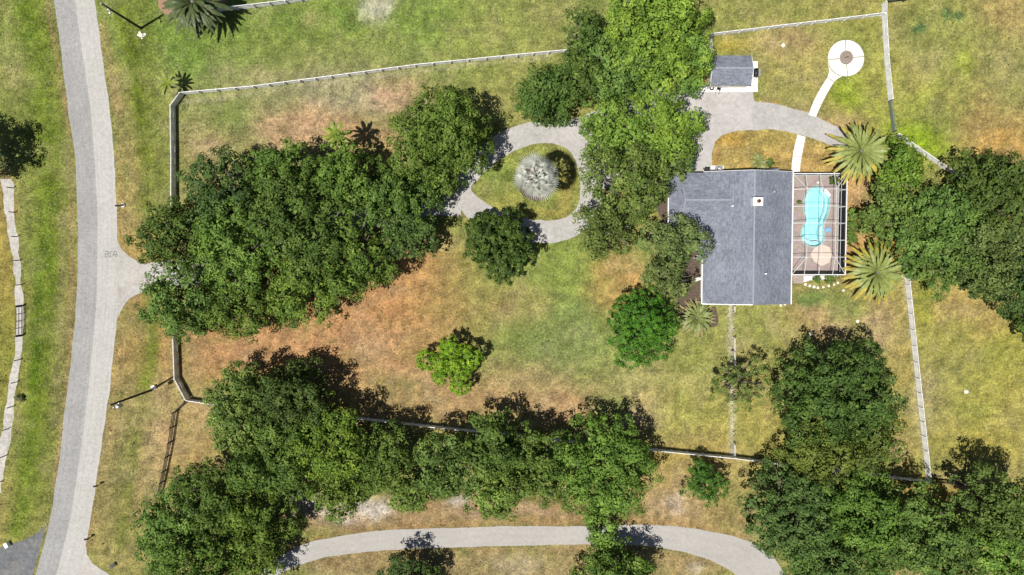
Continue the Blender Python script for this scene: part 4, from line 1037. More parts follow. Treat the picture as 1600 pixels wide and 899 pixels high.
# ------------------------------------------------------------------ fences
def unit_box(name, sx, sy, sz, mat, x0=False):
    mb = MB().box(((0.5 * sx if x0 else 0), 0, 0), (sx, sy, sz))
    m = mesh(name, mb.v, mb.f); m.materials.append(mat); return m
def chain(pts_px, spacing):
    pts = [P(*p, 0) for p in pts_px]; out = [pts[0]]
    for a, b in zip(pts, pts[1:]):
        k = max(1, round((b - a).length / spacing)); out += [a.lerp(b, (i + 1) / k) for i in range(k)]
    return out
fence_board = unit_box('board', 1.0, .04, .27, M['fence_white'], True)
fence_cap = unit_box('cap_rail', 1.0, .045, .03, M['fence_white'], True)
fence_post = unit_box('post', .13, .13, 1.62, M['fence_white'])
dark_board = unit_box('board', 1.0, .05, .21, M['fence_dark'], True)  # dark wood; height enlarged so each board takes in its own shadow
dark_post = unit_box('post', .14, .14, 1.5, M['fence_dark'])
def board_fence(label, pts_px, spacing=2.5, side=1, boards=(.22, .53, .84, 1.15, 1.45), bm_=None, pm=None, name='board_fence', last=True, ph=.80, cap=None, group='white board fences round the property'):
    bm_, pm = bm_ or fence_board, pm or fence_post
    cap = pm is fence_post if cap is None else cap
    ch_ = chain(pts_px, spacing); o0 = ch_[0]
    root = empty(name, o0); tag(root, label, 'fence', group)
    for i, p in enumerate(ch_ if last else ch_[:-1]):
        d = (ch_[min(i + 1, len(ch_) - 1)] - ch_[max(i - 1, 0)]); a = math.atan2(d.y, d.x)
        link('post', pm, None, root, Vector((p.x - o0.x, p.y - o0.y, ph - .03)), (rng.normal(0, .02), rng.normal(0, .02), a))
    for p, q in zip(ch_, ch_[1:]):
        d = q - p; a = math.atan2(d.y, d.x); nrm = Vector((-d.y, d.x, 0)).normalized() * .085 * side
        if cap: link('cap_rail', fence_cap, None, root, Vector((p.x - o0.x, p.y - o0.y, 1.63)) + nrm * .3, (0, 0, a), (d.length - .012, 1, 1))
        for z in boards:
            e = math.asin(max(-.2, min(.2, rng.normal(0, .008))))
            link('board', bm_, None, root, Vector((p.x - o0.x, p.y - o0.y, z)) + nrm, (0, -e, a + rng.normal(0, .002)), (d.length - .012, 1, 1))
    return root
board_fence('long white board fence from the west corner to the north trees', [(287, 149), (400, 139), (520, 123.5), (650, 106), (760, 95), (905, 81)])
board_fence('white board fence running from the shed corner to the round patio lawn corner', [(1109, 58), (1200, 47), (1290, 36.5), (1375, 26)])
board_fence('short white board fence going down to the shed', [(1108.5, 60), (1108.5, 89)], 1.5, side=-1)
board_fence('grey weathered board fence along the west verge above the driveway', [(286, 150), (273, 168), (274, 240), (274, 330)], 1.85)
board_fence('grey board fence between the driveway grove and the lower corner', [(275, 470), (277, 530), (279, 590), (295.5, 621)], 1.85)
board_fence('long white board fence along the southern tree row', [(297, 622.5), (340, 629), (450, 639.5), (553, 650), (715, 668), (860, 684), (1000, 698), (1145, 712)], side=-1)
board_fence('white board fence continuing east behind the lower right oaks', [(1146.5, 712.3), (1245, 725), (1350, 738), (1445, 749)], side=-1)
board_fence('white board fence separating the yard from the east pasture', [(1445.5, 747), (1438.5, 680), (1428.5, 590), (1418, 490), (1408, 400)], side=-1)
board_fence('white diagonal board fence north of the upper right oaks', [(1515, 289), (1470, 263), (1396, 212)], side=-1)
board_fence('white board fence beside the round patio, down to the green gate', [(1377, 8), (1376.5, 27), (1380, 90), (1386.5, 158)], side=1)
board_fence('white board fence at the top next to the big date palm', [(346, 19), (400, 13), (450, 7), (520, -3)])
board_fence('dark three rail fence running down past the lower left corner', [(294, 625), (275, 643), (268, 690), (259, 735), (251, 770)], 2.3, boards=(.4, .85, 1.3), bm_=dark_board, pm=dark_post, ph=.75, group='dark rail fences')
board_fence('dark rail fence at the far right edge behind the oaks', [(1449, 750), (1480, 753), (1530, 758)], 2.4, boards=(.4, .85, 1.3), bm_=dark_board, pm=dark_post, ph=.75, group='dark rail fences')
board_fence('rail fence leaving the top right corner of the patio lawn, coloured dark for its shadow line', [(1380, 6.5), (1410, 3), (1450, -3)], 2.4, boards=(.4, .85, 1.3), bm_=dark_board, pm=dark_post, ph=.75, group='dark rail fences')  # dark board colour stands in for the shadow line of this fence
# tube gate
def tube_gate(name, label, a_px, b_px, mat, n=5, hgt=1.35, verts=3, r=.035, posts=True):
    a, b = P(*a_px, 0), P(*b_px, 0); root = empty(name, a); tag(root, label, 'gate')
    d = b - a
    for k in range(n):
        z = .2 + (hgt - .2) * k / (n - 1)
        MB().tube([(0, 0, z), (d.x, d.y, z)], r, 6).build('rail', mat, root)
    for k in range(verts):
        t = k / (verts - 1); MB().tube([(d.x * t, d.y * t, .15), (d.x * t, d.y * t, hgt + .02)], r * 1.15, 6).build('upright', mat, root)
    if posts:
        for t in (-.03, 1.03): MB().box((d.x * t, d.y * t, hgt / 2 + .1), (.14, .14, hgt + .2)).build('gate_post', mat, root)
    return root
tube_gate('farm_gate', 'green metal farm gate in the fence below the round patio', (1387.2, 160), (1393.5, 206), M['gate_green'], 6)
tube_gate('farm_gate', 'pair of dark metal gate leaves in the wire fence across the road', (35.5, 479), (35, 523), M['black'], 3, 1.5, 5, r=.05)
# dark posts of the wire fence across the road
def wire_fence(label, pts, name='wire_fence'):
    ps = [P(*p, 0) for p in pts]; root = empty(name, ps[0]); tag(root, label, 'fence', 'wire fences across the road')
    for p in ps: MB().tube([(p.x - ps[0].x, p.y - ps[0].y, 0), (p.x - ps[0].x, p.y - ps[0].y, 1.35)], .075, 7).build('post', M['black'], root)
    for a, b in zip(ps, ps[1:]):
        for z in (.3, .7, 1.1): MB().tube([(a.x - ps[0].x, a.y - ps[0].y, z), (b.x - ps[0].x, b.y - ps[0].y, z)], .006, 3).build('wire', M['metal'], root)
wire_fence('wire fence with dark posts on the sandy strip, above the dark gate', [(19, 258), (20.5, 294), (23.5, 332), (27, 370), (30.5, 407), (34, 445), (35.5, 477)])
wire_fence('wire fence with dark posts on the sandy strip, below the dark gate', [(35, 525), (31.5, 562), (26.5, 597), (20.5, 635), (13, 670), (9, 712), (3, 752), (-2, 790)])
# light rail fence south of the house
rfp = [(1145, 478), (1145, 488), (1145, 515), (1145, 527), (1145, 548), (1145, 580), (1145, 620), (1145, 675), (1145, 692), (1145, 710)]
ps = [P(*p, 0) for p in rfp]; root = empty('rail_fence', ps[0]); tag(root, 'thin white rail fence on a bare strip running south from the house', 'fence')
for p in ps:
    MB().box((p.x - ps[0].x, p.y - ps[0].y, .6), (.10, .10, 1.2)).build('post', M['fence_white'], root)
    MB().tube([(p.x - ps[0].x, p.y - ps[0].y, 1.2), (p.x - ps[0].x, p.y - ps[0].y, 1.28)], [.08, .02], 6).build('post_cap', M['fence_dark'], root)
for i in (0, 3, 4, 8):
    a, b = ps[i] - ps[0], ps[i + 1] - ps[0]
    for z in (.55, 1.1): MB().beam((a.x + .07, a.y, z), (b.x + .07, b.y, z), .04, .12).build('rail', M['fence_white'], root)

# ------------------------------------------------------------------ utility poles
def pole(label, base, h, tank):
    b = P(*base, 0); root = empty('utility_pole', b); tag(root, label, 'utility pole', 'utility poles on the verge')
    MB().tube([(0, 0, 0), (0, 0, h * .5), (0, 0, h)], [.20, .17, .13], 10).build('shaft', M['pole'], root, True)
    MB().tube([(0, 0, h), (0, 0, h + .35)], [.09, .05], 8).build('insulator', M['white'], root)
    if tank:
        MB().tube([(.1, -.55, h * .78), (.1, -.55, h * .78 + .95)], [.30, .30], 14).build('transformer', M['metal'], root, True)
        MB().tube([(.1, -.55, h * .78 + .95), (.1, -.55, h * .78 + 1.05)], [.30, .12], 14).build('transformer_lid', M['white'], root, True)
        MB().beam((0, 0, h * .82), (.1, -.5, h * .82), .08, .08).build('bracket', M['metal'], root)
        MB().tube([(.05, -.5, h * .90), (.05, -.5, h * .95)], .07, 8).build('bushing', M['white'], root)
    else:
        MB().beam((0, 0, h * .84), (.2, -.75, h * .84), .10, .10).build('bracket', M['metal'], root)
        MB().tube([(.2, -.75, h * .82), (.2, -.75, h * .86)], .12, 8).build('insulator', M['white'], root)
        MB().tube([(0, -.25, h * .80), (0, -.25, h * .86)], .09, 8).build('insulator', M['white'], root)
    return root
pole('tall dark utility pole beside the road at the top left, no transformer', (220.5, 44.5), 10.4, False)
pole('tall dark utility pole with a transformer, beside the road near the lower fence corner', (236, 610), 11.2, True)
def cabinet(label, px, py, sx, sy, h, mat, capm=None, rz=.3, name='utility_box'):
    o = empty(name, P(px, py, 0), rz); tag(o, label, 'utility box')
    MB().box((0, 0, h / 2), (sx, sy, h)).build('cabinet', mat, o)
    MB().box((0, 0, h + .03), (sx + .06, sy + .06, .06)).build('lid', capm or mat, o)
    return o
cabinet('small white utility box at the foot of the transformer pole', 241.5, 605, .5, .6, .5, M['white'])
cabinet('white box post with a dark top at the lower verge bend', 178.5, 882, .4, .55, .8, M['white'], M['black'], .2)
cabinet('white box on the grass corner by the dark side road', 14, 850, .5, .7, .7, M['white'], None, .5)
# pale broken rubble at the foot of the first pole
for k in range(7):
    x, y = 222 + rng.uniform(-6, 12), 52 + rng.uniform(-3, 9)
    r = rng.uniform(.12, .26); o = MB().prism([(math.cos(a) * r * rng.uniform(.6, 1.2), math.sin(a) * r * rng.uniform(.6, 1.2)) for a in np.arange(6) * math.pi / 3], 0, .14).build('rubble_chunk', M['stone'])
    o.location = P(x, y, 0); tag(o, 'pale rubble chunk lying in the grass at the foot of the top left utility pole', 'rubble', 'rubble by the utility pole')
def mailbox(label, px, py, rz, stone=False):
    o = empty('mailbox', P(px, py, 0), rz); tag(o, label, 'mailbox', 'mailboxes beside the road')
    MB().box((0, 0, .55), (.1, .1, 1.1)).build('post', M['black'], o)
    MB().beam((-.35, 0, 1.06), (.15, 0, 1.06), .09, .07).build('arm', M['black'], o)
    pr = [(-.13, 0), (.13, 0), (.13, .14), (.09, .23), (0, .27), (-.09, .23), (-.13, .14)]
    vs = [(x, a, 1.1 + b) for x in (-.5, .08) for a, b in pr]; n = len(pr)
    MB().add(vs, [tuple(range(n)), tuple(n + i for i in reversed(range(n)))] + [(i, n + i, n + (i + 1) % n, (i + 1) % n) for i in range(n)]).build('box', M['black'], o)
    MB().box((-.2, .15, 1.32), (.16, .02, .08)).build('flag', M['red_lens'], o)
    if stone: MB().tube([(.12, .12, 0), (.12, .12, .3), (.12, .12, .42)], [.36, .34, .15], 9).build('base_stone', M['stone'], o)
mailbox('black mailbox with a pale stone base above the driveway mouth', 192, 322.5, 0, True)
mailbox('black mailbox at the road edge, upper of the two lower ones', 158, 756, .15)
mailbox('black mailbox at the road edge, lowest one near the side road', 144, 838, .15)

# ------------------------------------------------------------------ trees
def leaf_mesh(cen, nrm, size, tint, name='crown', aspect=.62):
    n = len(cen)
    r = rng.normal(size=(n, 3))
    nrm = nrm / np.linalg.norm(nrm, axis=1, keepdims=True)
    t = np.cross(nrm, r); t /= np.linalg.norm(t, axis=1, keepdims=True) + 1e-9
    b = np.cross(nrm, t)
    L = size[:, None]; Wd = L * aspect
    fold = nrm * L * .12
    v = np.stack([cen - t * L * .5 - fold, cen + b * Wd * .5, cen + t * L * .5 - fold, cen - b * Wd * .5], 1).reshape(-1, 3)
    q = np.arange(4 * n).reshape(n, 4)
    m = np_mesh(name, v, q)
    a = m.attributes.new('tint', 'FLOAT', 'FACE'); a.data.foreach_set('value', np.clip(tint, 0, 1).astype(np.float32))
    m.materials.append(M['leaf'])
    return m

def limb_mesh(limbs, name, mat):
    mb = MB()
    for pts, rads in limbs: mb.tube(pts, rads, 7, True)
    m = mesh(name, mb.v, mb.f, True); m.materials.append(mat)
    return m

TREES = 0
def oak(label, px, py, rpx, h=10.0, col='md', group=None, dens=1.0, squash=(1, 1), name='oak_tree', bark='bark', clump=(.60, 1.25), leaf=(.24, .50), lobes=None, gap=0.0, zf=.54, cat='tree'):
    global TREES; TREES += 1
    if cat == 'tree': h = h * rng.uniform(1.08, 1.30)
    zc = h * zf
    C = P(px, py, zc); R = rpx * PX(zc) * (1.09 if cat == 'tree' else 1.0); rz = h - zc
    base = Vector((C.x + rng.uniform(-.4, .4), C.y + rng.uniform(-.4, .4), 0))
    root = empty(name, base); tag(root, label, cat, group)
    off = np.array([C.x - base.x, C.y - base.y, zc])
    # lobes: big limbs' leaf masses
    LB = []
    if lobes:
        for lx, ly, lr, lz in lobes: LB.append((lx * R, ly * R, lz * rz, lr * R))
    else:
        LB.append((0, 0, rz * .0, R * .46))
        K = int(6 + R * .9)
        a0 = rng.uniform(0, 6.28)
        for k in range(K):
            a = a0 + k * 2 * math.pi / K + rng.uniform(-.25, .25); d = R * rng.uniform(.56, .78)
            r = R * rng.uniform(.23, .36)
            LB.append((math.cos(a) * d, math.sin(a) * d, rz * rng.uniform(-.50, .34), r))
        for k in range(K):
            a = a0 + k * 2.39996; d = R * (.12 + .42 * math.sqrt((k + .5) / K)); LB.append((math.cos(a) * d, math.sin(a) * d, rz * rng.uniform(-.05, .66), R * rng.uniform(.20, .33)))
    LB = np.array(LB); LB[:, 0] *= squash[0]; LB[:, 1] *= squash[1]
    # clumps on the lobes' shells
    area = LB[:, 3] ** 2
    rc_mean = sum(clump) / 2
    ncl = max(10, int(dens * 2.3 * area.sum() / rc_mean ** 2))
    pick = rng.choice(len(LB), ncl, p=area / area.sum())
    d = rng.normal(size=(ncl, 3)); d[:, 2] = np.abs(d[:, 2]) * 1.1 - .35; d /= np.linalg.norm(d, axis=1, keepdims=True)
    vz = np.minimum(LB[pick, 3], rz * .70)
    rad = (.78 + .34 * rng.random(ncl) ** 1.3)[:, None]
    cp_ = LB[pick, :3] + d * rad * np.stack([LB[pick, 3], LB[pick, 3], vz], 1)
    keep = np.ones(ncl, bool)
    for x, y, z, r in LB:
        dd = np.sqrt((cp_[:, 0] - x) ** 2 + (cp_[:, 1] - y) ** 2 + ((cp_[:, 2] - z) * (r / min(r, rz * .70))) ** 2)
        keep &= dd > r * .66
    if gap: keep &= rng.random(ncl) > gap
    cp_, d = cp_[keep], d[keep]; ncl = len(cp_)
    rc = rng.uniform(clump[0], clump[1], ncl)
    ctint = np.clip(.40 + .15 * rng.normal(size=ncl), 0, 1)
    per = 46.0 if rc_mean > .8 else 36.0
    cnt = np.maximum(6, (per * (rc / rc_mean) ** 2 * rng.uniform(.8, 1.2, ncl))).astype(int)
    idx = np.repeat(np.arange(ncl), cnt); nl = len(idx)
    ld = rng.normal(size=(nl, 3)) + d[idx] * .8; ld /= np.linalg.norm(ld, axis=1, keepdims=True)
    ld[:, 2] = np.where(ld[:, 2] < -.2, -ld[:, 2] * .6, ld[:, 2])
    lr = rng.random(nl) ** .38
    pos = cp_[idx] + ld * (lr * rc[idx])[:, None] * np.array([1, 1, .85])
    nr = ld * 1.0 + d[idx] * .25 + rng.normal(size=(nl, 3)) * .30 + np.array([0, 0, .25])
    size = rng.uniform(leaf[0], leaf[1], nl)
    tint = ctint[idx] + rng.normal(size=nl) * .14
    if not gap:      # inner, shaded foliage that closes the crown
        ni = int(8.0 * area.sum()); pk = rng.choice(len(LB), ni, p=area / area.sum())
        di = rng.normal(size=(ni, 3)); di[:, 2] = np.abs(di[:, 2]) * .8 - .2; di /= np.linalg.norm(di, axis=1, keepdims=True)
        vi = np.minimum(LB[pk, 3], rz * .70)
        pi_ = LB[pk, :3] + di * rng.uniform(.2, .55, (ni, 1)) * np.stack([LB[pk, 3], LB[pk, 3], vi], 1)
        pos = np.concatenate([pos, pi_]); nr = np.concatenate([nr, rng.normal(size=(ni, 3)) * .5 + np.array([0, 0, 1.])])
        size = np.concatenate([size, rng.uniform(leaf[1] * 1.1, leaf[1] * 1.9, ni)]); tint = np.concatenate([tint, .40 + .14 * rng.normal(size=ni)]); nl += ni
    pos = pos + off
    cm = leaf_mesh(pos, nr, size, tint)
    co = link('crown', cm, None, root); fb = rng.uniform(.90, 1.32); fh = rng.uniform(.88, 1.02)
    co.color = (COLS[col][0] * fb * fh, COLS[col][1] * fb, COLS[col][2] * fb * rng.uniform(.8, 1.2), 1)
    # trunk and limbs
    tr = .10 + R * .042
    limbs = []
    fork = Vector((off[0] * .3, off[1] * .3, h * .24))
    limbs.append(([(0, 0, 0), (fork.x * .4, fork.y * .4, h * .1), fork], [tr * 1.5, tr * 1.1, tr]))
    for (x, y, z, r) in LB[:10]:
        e = Vector((off[0] + x * .92, off[1] + y * .92, off[2] + z + min(r, rz * .6) * .35))
        mid = fork.lerp(e, .5) + Vector((rng.uniform(-.4, .4), rng.uniform(-.4, .4), .35))
        limbs.append(([fork - Vector((0, 0, .2)), fork.lerp(mid, .5), mid, e], [tr * .75, tr * .55, tr * .38, tr * .10]))
        for q in range(2):
            e2 = e + Vector((rng.uniform(-1, 1) * r * .8, rng.uniform(-1, 1) * r * .8, rng.uniform(-.1, .6) * r))
            limbs.append(([mid, mid.lerp(e2, .55) + Vector((0, 0, .2)), e2], [tr * .26, tr * .17, .02]))
    link('trunk', limb_mesh(limbs, 'trunk', M[bark]), None, root)
    return nl

COLS = {'dk': (.076, .120, .026), 'md': (.105, .164, .030), 'lt': (.132, .212, .032), 'ol': (.118, .160, .040), 'br': (.150, .265, .018), 'gr': (.070, .165, .020), 'yl': (.130, .172, .030), 'bl': (.066, .100, .045)}
NL = 0
G = 'oaks in the grove over the driveway'
for a in [
 ('oak at the west tip of the driveway grove, overhanging the verge fence', 268, 368, 56, 9.5, 'dk'),
 ('oak at the lower left of the grove, just below the driveway mouth', 288, 468, 60, 10, 'md'),
 ('oak on the upper left flank of the grove', 352, 305, 62, 11, 'dk'),
 ('oak in the left middle of the grove', 372, 388, 70, 11.5, 'md'),
 ('oak on the bottom edge of the grove, left of centre', 380, 478, 52, 10, 'md'),
 ('oak at the top edge of the grove, left of the yellow palm', 445, 272, 54, 11, 'md'),
 ('tall oak in the centre of the driveway grove', 478, 350, 74, 12, 'dk'),
 ('oak on the bottom edge of the grove beside the tan lawn', 478, 448, 60, 11, 'md'),
 ('oak low in the grove, right of centre', 556, 405, 60, 11, 'md'),
 ('oak at the top of the grove below the yellow palm', 542, 282, 58, 11, 'md'),
 ('oak on the right side of the grove above the driveway', 612, 318, 56, 10.5, 'md'),
 ('oak at the right tip of the grove near the driveway loop', 640, 362, 44, 9.5, 'dk'),
]: NL += oak(*a, group=G)
NL += oak('large round oak between the grove and the driveway loop', 690, 212, 74, 11, 'md', squash=(1.03, .97))
NL += oak('small low oak beneath the large round oak beside the driveway', 680, 285, 36, 7.5, 'md')
NL += oak('compact oak below the driveway loop with its shadow on the paving', 780, 379, 52, 8.5, 'dk', clump=(.45, .75), squash=(.94, 1.06))
G = 'trees north of the paved court'
for a, k in [
 (('broad light green tree at the top, north of the court', 1022, 58, 84, 12, 'lt'), dict(squash=(1.08, 1.05))),
 (('dark oak at the upper left of the north tree group', 918, 62, 36, 9.5, 'dk'), dict(squash=(.85, 1.2))),
 (('dark oak at the left end of the north tree group by the driveway', 852, 152, 47, 9.5, 'dk'), {}),
 (('oak straddling the north fence, left of the light green tree', 900, 122, 42, 10, 'dk'), {}),
 (('mid green tree at the lower left of the light green tree', 962, 112, 52, 11, 'md'), {}),
 (('light green tree at the west side of the shed', 1072, 100, 42, 9, 'lt'), {}),
]: NL += oak(*a, group=G, **k)
G = 'trees between the court and the house'
for a, k in [
 (('bright green tree on the south side of the paved court, right one', 1038, 208, 56, 10, 'lt'), {}),
 (('bright green tree on the south side of the paved court, left one', 955, 204, 50, 10, 'lt'), {}),
 (('spreading olive oak west of the house with pale limbs showing', 973, 285, 72, 10.5, 'ol'), dict(bark='bark_pale', gap=.08)),
 (('olive tree at the north west corner of the house, over the car', 1056, 256, 28, 8.5, 'ol'), {}),
 (('olive oak limb mass over the loop exit, west of the house', 945, 360, 48, 9, 'ol'), dict(gap=.10)),
 (('olive oak leaning over the house porch', 1052, 374, 48, 9, 'ol'), dict(gap=.05, bark='bark_pale', squash=(1.08, .72))),
 (('small olive tree in the bed at the west wall', 1042, 432, 40, 8, 'ol'), dict(gap=.08)),
]: NL += oak(*a, group=G, **k)
NL += oak('round glossy dark green tree on the lawn below the house', 1003, 513, 56, 8, 'gr', clump=(.35, .6), leaf=(.16, .32), squash=(1.0, 1.05))
NL += oak('small bright green lobed tree alone on the middle lawn', 704, 567, 50, 5.4, 'br', clump=(.3, .5), leaf=(.16, .30), zf=.55,
          lobes=[(-.68, .06, .27, .0), (-.30, .02, .24, .2), (.00, .48, .30, .25), (.06, -.05, .28, .3), (.56, .18, .31, .2), (.30, -.60, .29, .0), (.36, -.22, .24, .2), (-.30, -.42, .20, -.1)], dens=2.0)
NL += oak('sparse thin leaved tree with bare twigs by the white rail fence', 1157, 602, 48, 6.5, 'ol', gap=.48, clump=(.35, .6), leaf=(.16, .30), bark='bark', dens=.8)
G = 'oaks south of the pool yard'
NL += oak('large dark oak in the yard south of the pool', 1304, 614, 90, 12, 'dk', group=G, squash=(1.05, .94))
NL += oak('yellowish oak over the south fence, under the large dark oak', 1282, 702, 62, 9, 'yl', group=G)
NL += oak('olive oak at the right of the south fence by the yard corner', 1358, 688, 52, 9, 'ol', group=G)
G = 'oaks in the lower right corner'
for a in [
 ('oak at the left edge of the lower right woods by the trail', 1228, 800, 68, 11, 'dk'),
 ('oak at the bottom of the lower right woods, over the trail end', 1285, 868, 62, 10, 'dk'),
 ('lighter oak in the upper middle of the lower right woods', 1335, 795, 66, 11, 'lt'),
 ('oak in the middle of the lower right woods, below the fence corner', 1418, 822, 72, 11, 'md'),
 ('oak at the bottom edge of the lower right woods, middle', 1370, 872, 42, 9, 'md'),
 ('oak at the bottom edge of the lower right woods, toward the right', 1480, 872, 56, 10, 'md'),
 ('dark oak reaching above the others at the right edge of the lower woods', 1548, 785, 56, 12, 'dk'),
 ('light oak in the bottom right corner of the photo', 1570, 850, 66, 11, 'lt'),
]: NL += oak(*a, group=G)
G = 'oaks east of the pool'
for a in [
 ('light olive oak behind the upper date palm', 1404, 266, 42, 7.5, 'lt'),
 ('oak between the upper date palm and the east woods', 1398, 335, 52, 9, 'md'),
 ('oak in the left middle of the east woods', 1450, 362, 60, 10, 'md'),
 ('tall oak at the top of the east woods, at the photo edge', 1552, 300, 68, 12, 'dk'),
 ('oak in the upper middle of the east woods', 1504, 338, 42, 10, 'md'),
 ('oak in the centre of the east woods, right of the lower date palm', 1530, 392, 70, 12, 'ol'),
 ('oak on the bottom edge of the east woods', 1480, 412, 46, 10, 'md'),
 ('oak at the bottom right of the east woods, at the photo edge', 1590, 428, 58, 11, 'dk'),
 ('oak low at the right photo edge beside the east pasture', 1614, 512, 30, 8, 'dk'),
]: NL += oak(*a, group=G)
NL += oak('small round tree alone between the south fence and the trail', 1102, 756, 34, 5.5, 'gr', clump=(.35, .6), leaf=(.16, .3))
G = 'oaks along the south fence'
for a in [
 ('oak at the left end of the south tree row', 392, 640, 72, 11, 'md'),
 ('dark oak at the top of the south tree row, left part', 462, 618, 56, 11, 'dk'),
 ('oak in the south tree row, lower left by the corner trees', 430, 715, 62, 11, 'md'),
 ('light oak in the left middle of the south tree row', 515, 690, 62, 11, 'lt'),
 ('oak at the lower edge of the south row, left of the sandy ground', 535, 760, 44, 9.5, 'md'),
 ('oak in the south row between the two larger left and middle groups', 600, 715, 50, 10, 'md'),
 ('small oak on the lower edge of the south row by the sandy ground', 640, 768, 34, 8, 'md'),
 ('oak in the middle of the south tree row under the fence', 700, 725, 52, 10.5, 'md'),
 ('oak on the upper side of the south row, left of its centre', 768, 695, 52, 11, 'md'),
 ('oak on the lower side of the south row, at its centre', 770, 765, 42, 9.5, 'lt'),
 ('oak at the right middle of the south row', 828, 730, 58, 11, 'md'),
 ('big light oak at the right end of the south tree row', 942, 728, 78, 11.5, 'lt'),
]: NL += oak(*a, group=G)
NL += oak('low tree under the big light oak, hanging over the trail', 935, 822, 28, 7.0, 'lt', group=G)
G = 'oaks in the lower left corner'
for a in [
 ('oak at the top of the lower left corner group', 330, 775, 58, 10.5, 'dk'),
 ('oak at the left edge of the lower left corner group', 268, 825, 58, 10, 'md'),
 ('oak in the lower left corner group, right side', 395, 815, 62, 10.5, 'md'),
 ('oak at the bottom of the lower left corner group', 318, 872, 66, 11, 'md'),
 ('oak at the bottom of the corner group beside the trail end', 400, 892, 40, 9, 'md'),
]: NL += oak(*a, group=G)
NL += oak('dark bluish tree at the bottom edge below the trail, left', 640, 914, 46, 7.5, 'dk')
NL += oak('dark green tree at the bottom edge below the trail, right', 962, 908, 56, 9, 'md')
NL += oak('dark tree at the left photo edge across the road', -58, 232, 52, 10, 'bl')

# shrubs
for lb, px, py, r, h, c in [
 ('green shrub against the east screen wall, upper one', 1333, 338, 12, 1.8, 'lt'), ('green shrub against the east screen wall, middle one', 1332, 357, 12, 1.7, 'md'),
 ('green shrub against the east screen wall, lower one', 1330, 374, 9, 1.4, 'lt'),
 ('small dark shrub at the south wall of the pool enclosure, left', 1276, 436, 7, 1.2, 'gr'), ('small round shrub at the south wall of the pool enclosure, right', 1297, 435, 9, 1.3, 'md'),
 ('small round shrub beside the little palm at the north wall', 1203, 255, 7, 1.1, 'gr'), ('low shrub inside the corner of the pool deck', 1303, 281, 8, 1.2, 'dk'),
 ('clump of weeds left of the sandy strip across the road', 32, 622, 8, .6, 'ol'),
]:
    NL += oak(lb, px, py, r, h, c, name='shrub', clump=(.16, .30), leaf=(.10, .22), zf=.5, dens=1.1, cat='shrub')
pt = DP(120, 297); pp = empty('potted_plant', pt); tag(pp, 'small potted plant on the deck near the house side of the pool', 'plant')
MB().tube([(0, 0, 0), (0, 0, .35)], [.16, .22], 12).build('pot', M['terracotta'], pp)
n = 160; ld = rng.normal(size=(n, 3)); ld /= np.linalg.norm(ld, axis=1, keepdims=True)
co = link('foliage', leaf_mesh(ld * np.array([.5, .32, .3]) * rng.uniform(.4, 1, (n, 1)) + np.array([0, 0, .6]), ld + np.array([0, 0, .4]), rng.uniform(.1, .2, n), rng.random(n), 'foliage'), None, pp); co.color = (*COLS['gr'], 1)

# ------------------------------------------------------------------ palms
def frond_mesh(L, e0, droop, pairs, leaf_len, mat, name='frond', wid=.13, base=.08, vee=.26):
    """feather frond: arching rachis along +x with leaflets each side"""
    mb = MB(); pts = []; p = Vector((0, 0, 0)); seg = 12; e = e0
    for i in range(seg + 1):
        pts.append(p.copy()); p = p + Vector((math.cos(e), 0, math.sin(e))) * (L / seg); e -= droop / seg
    def at(t):
        f = t * seg; i = min(int(f), seg - 1); return pts[i].lerp(pts[i + 1], f - i), (pts[i + 1] - pts[i]).normalized()
    w = .035 * L / 3
    for i in range(0, seg, 2):
        a, b = pts[i], pts[i + 2]; wa, wb = w * (1 - i / seg) + .008, w * (1 - (i + 2) / seg) + .006
        mb.add([a + Vector((0, -wa, 0)), a + Vector((0, wa, 0)), b + Vector((0, wb, 0)), b + Vector((0, -wb, 0))], [(0, 3, 2, 1)])
    for k in range(pairs):
        t = base + (1 - base) * (k + .5) / pairs
        c, d = at(t); ll = leaf_len * (math.sin(math.pi * (.18 + .80 * t)) ** .7) * rng.uniform(.85, 1.1)
        upv = Vector((-d.z, 0, d.x))
        for s in (-1, 1):
            o = (d * .95 + Vector((0, s, 0)) * .75 + upv * vee * rng.uniform(.3, 1.2)).normalized()
            b0 = c - d * wid; b1 = c + d * wid; tip = c + o * ll - Vector((0, 0, ll * .22))
            mb.add([b0, b1, tip], [(0, 1, 2) if s < 0 else (0, 2, 1)])
    m = mesh(name, mb.v, mb.f); m.materials.append(mat); return m

def palm(label, px, py, ztop, rings, trunk_r, name='date_palm', group=None, bark='bark'):
    C = P(px, py, ztop); base = Vector((C.x, C.y, 0)); root = empty(name, base); tag(root, label, 'palm', group)
    MB().tube([(0, 0, 0), (0, 0, .3), (0, 0, ztop * .6), (0, 0, ztop)], [trunk_r * 1.25, trunk_r, trunk_r * .95, trunk_r * .8], 12).build('trunk', M[bark], root, True)
    for meshes, cnt, tilt, zo, sc in rings:
        a0 = rng.uniform(0, 6.28)
        for k in range(cnt):
            a = a0 + k * 2 * math.pi / cnt + rng.uniform(-.12, .12); s = sc * rng.uniform(.88, 1.08)
            link('frond', meshes[k % len(meshes)], None, root, (math.cos(a) * trunk_r * .6, math.sin(a) * trunk_r * .6, ztop + zo),
                 (rng.uniform(-.25, .25), -tilt + rng.uniform(-.08, .08), a), (s, s, s))
    return root
def fr(L, e, dr, mat, pairs=30, ll=.5, **k): return [frond_mesh(L, e, dr, pairs, ll, M[mat], **k) for _ in range(2)]
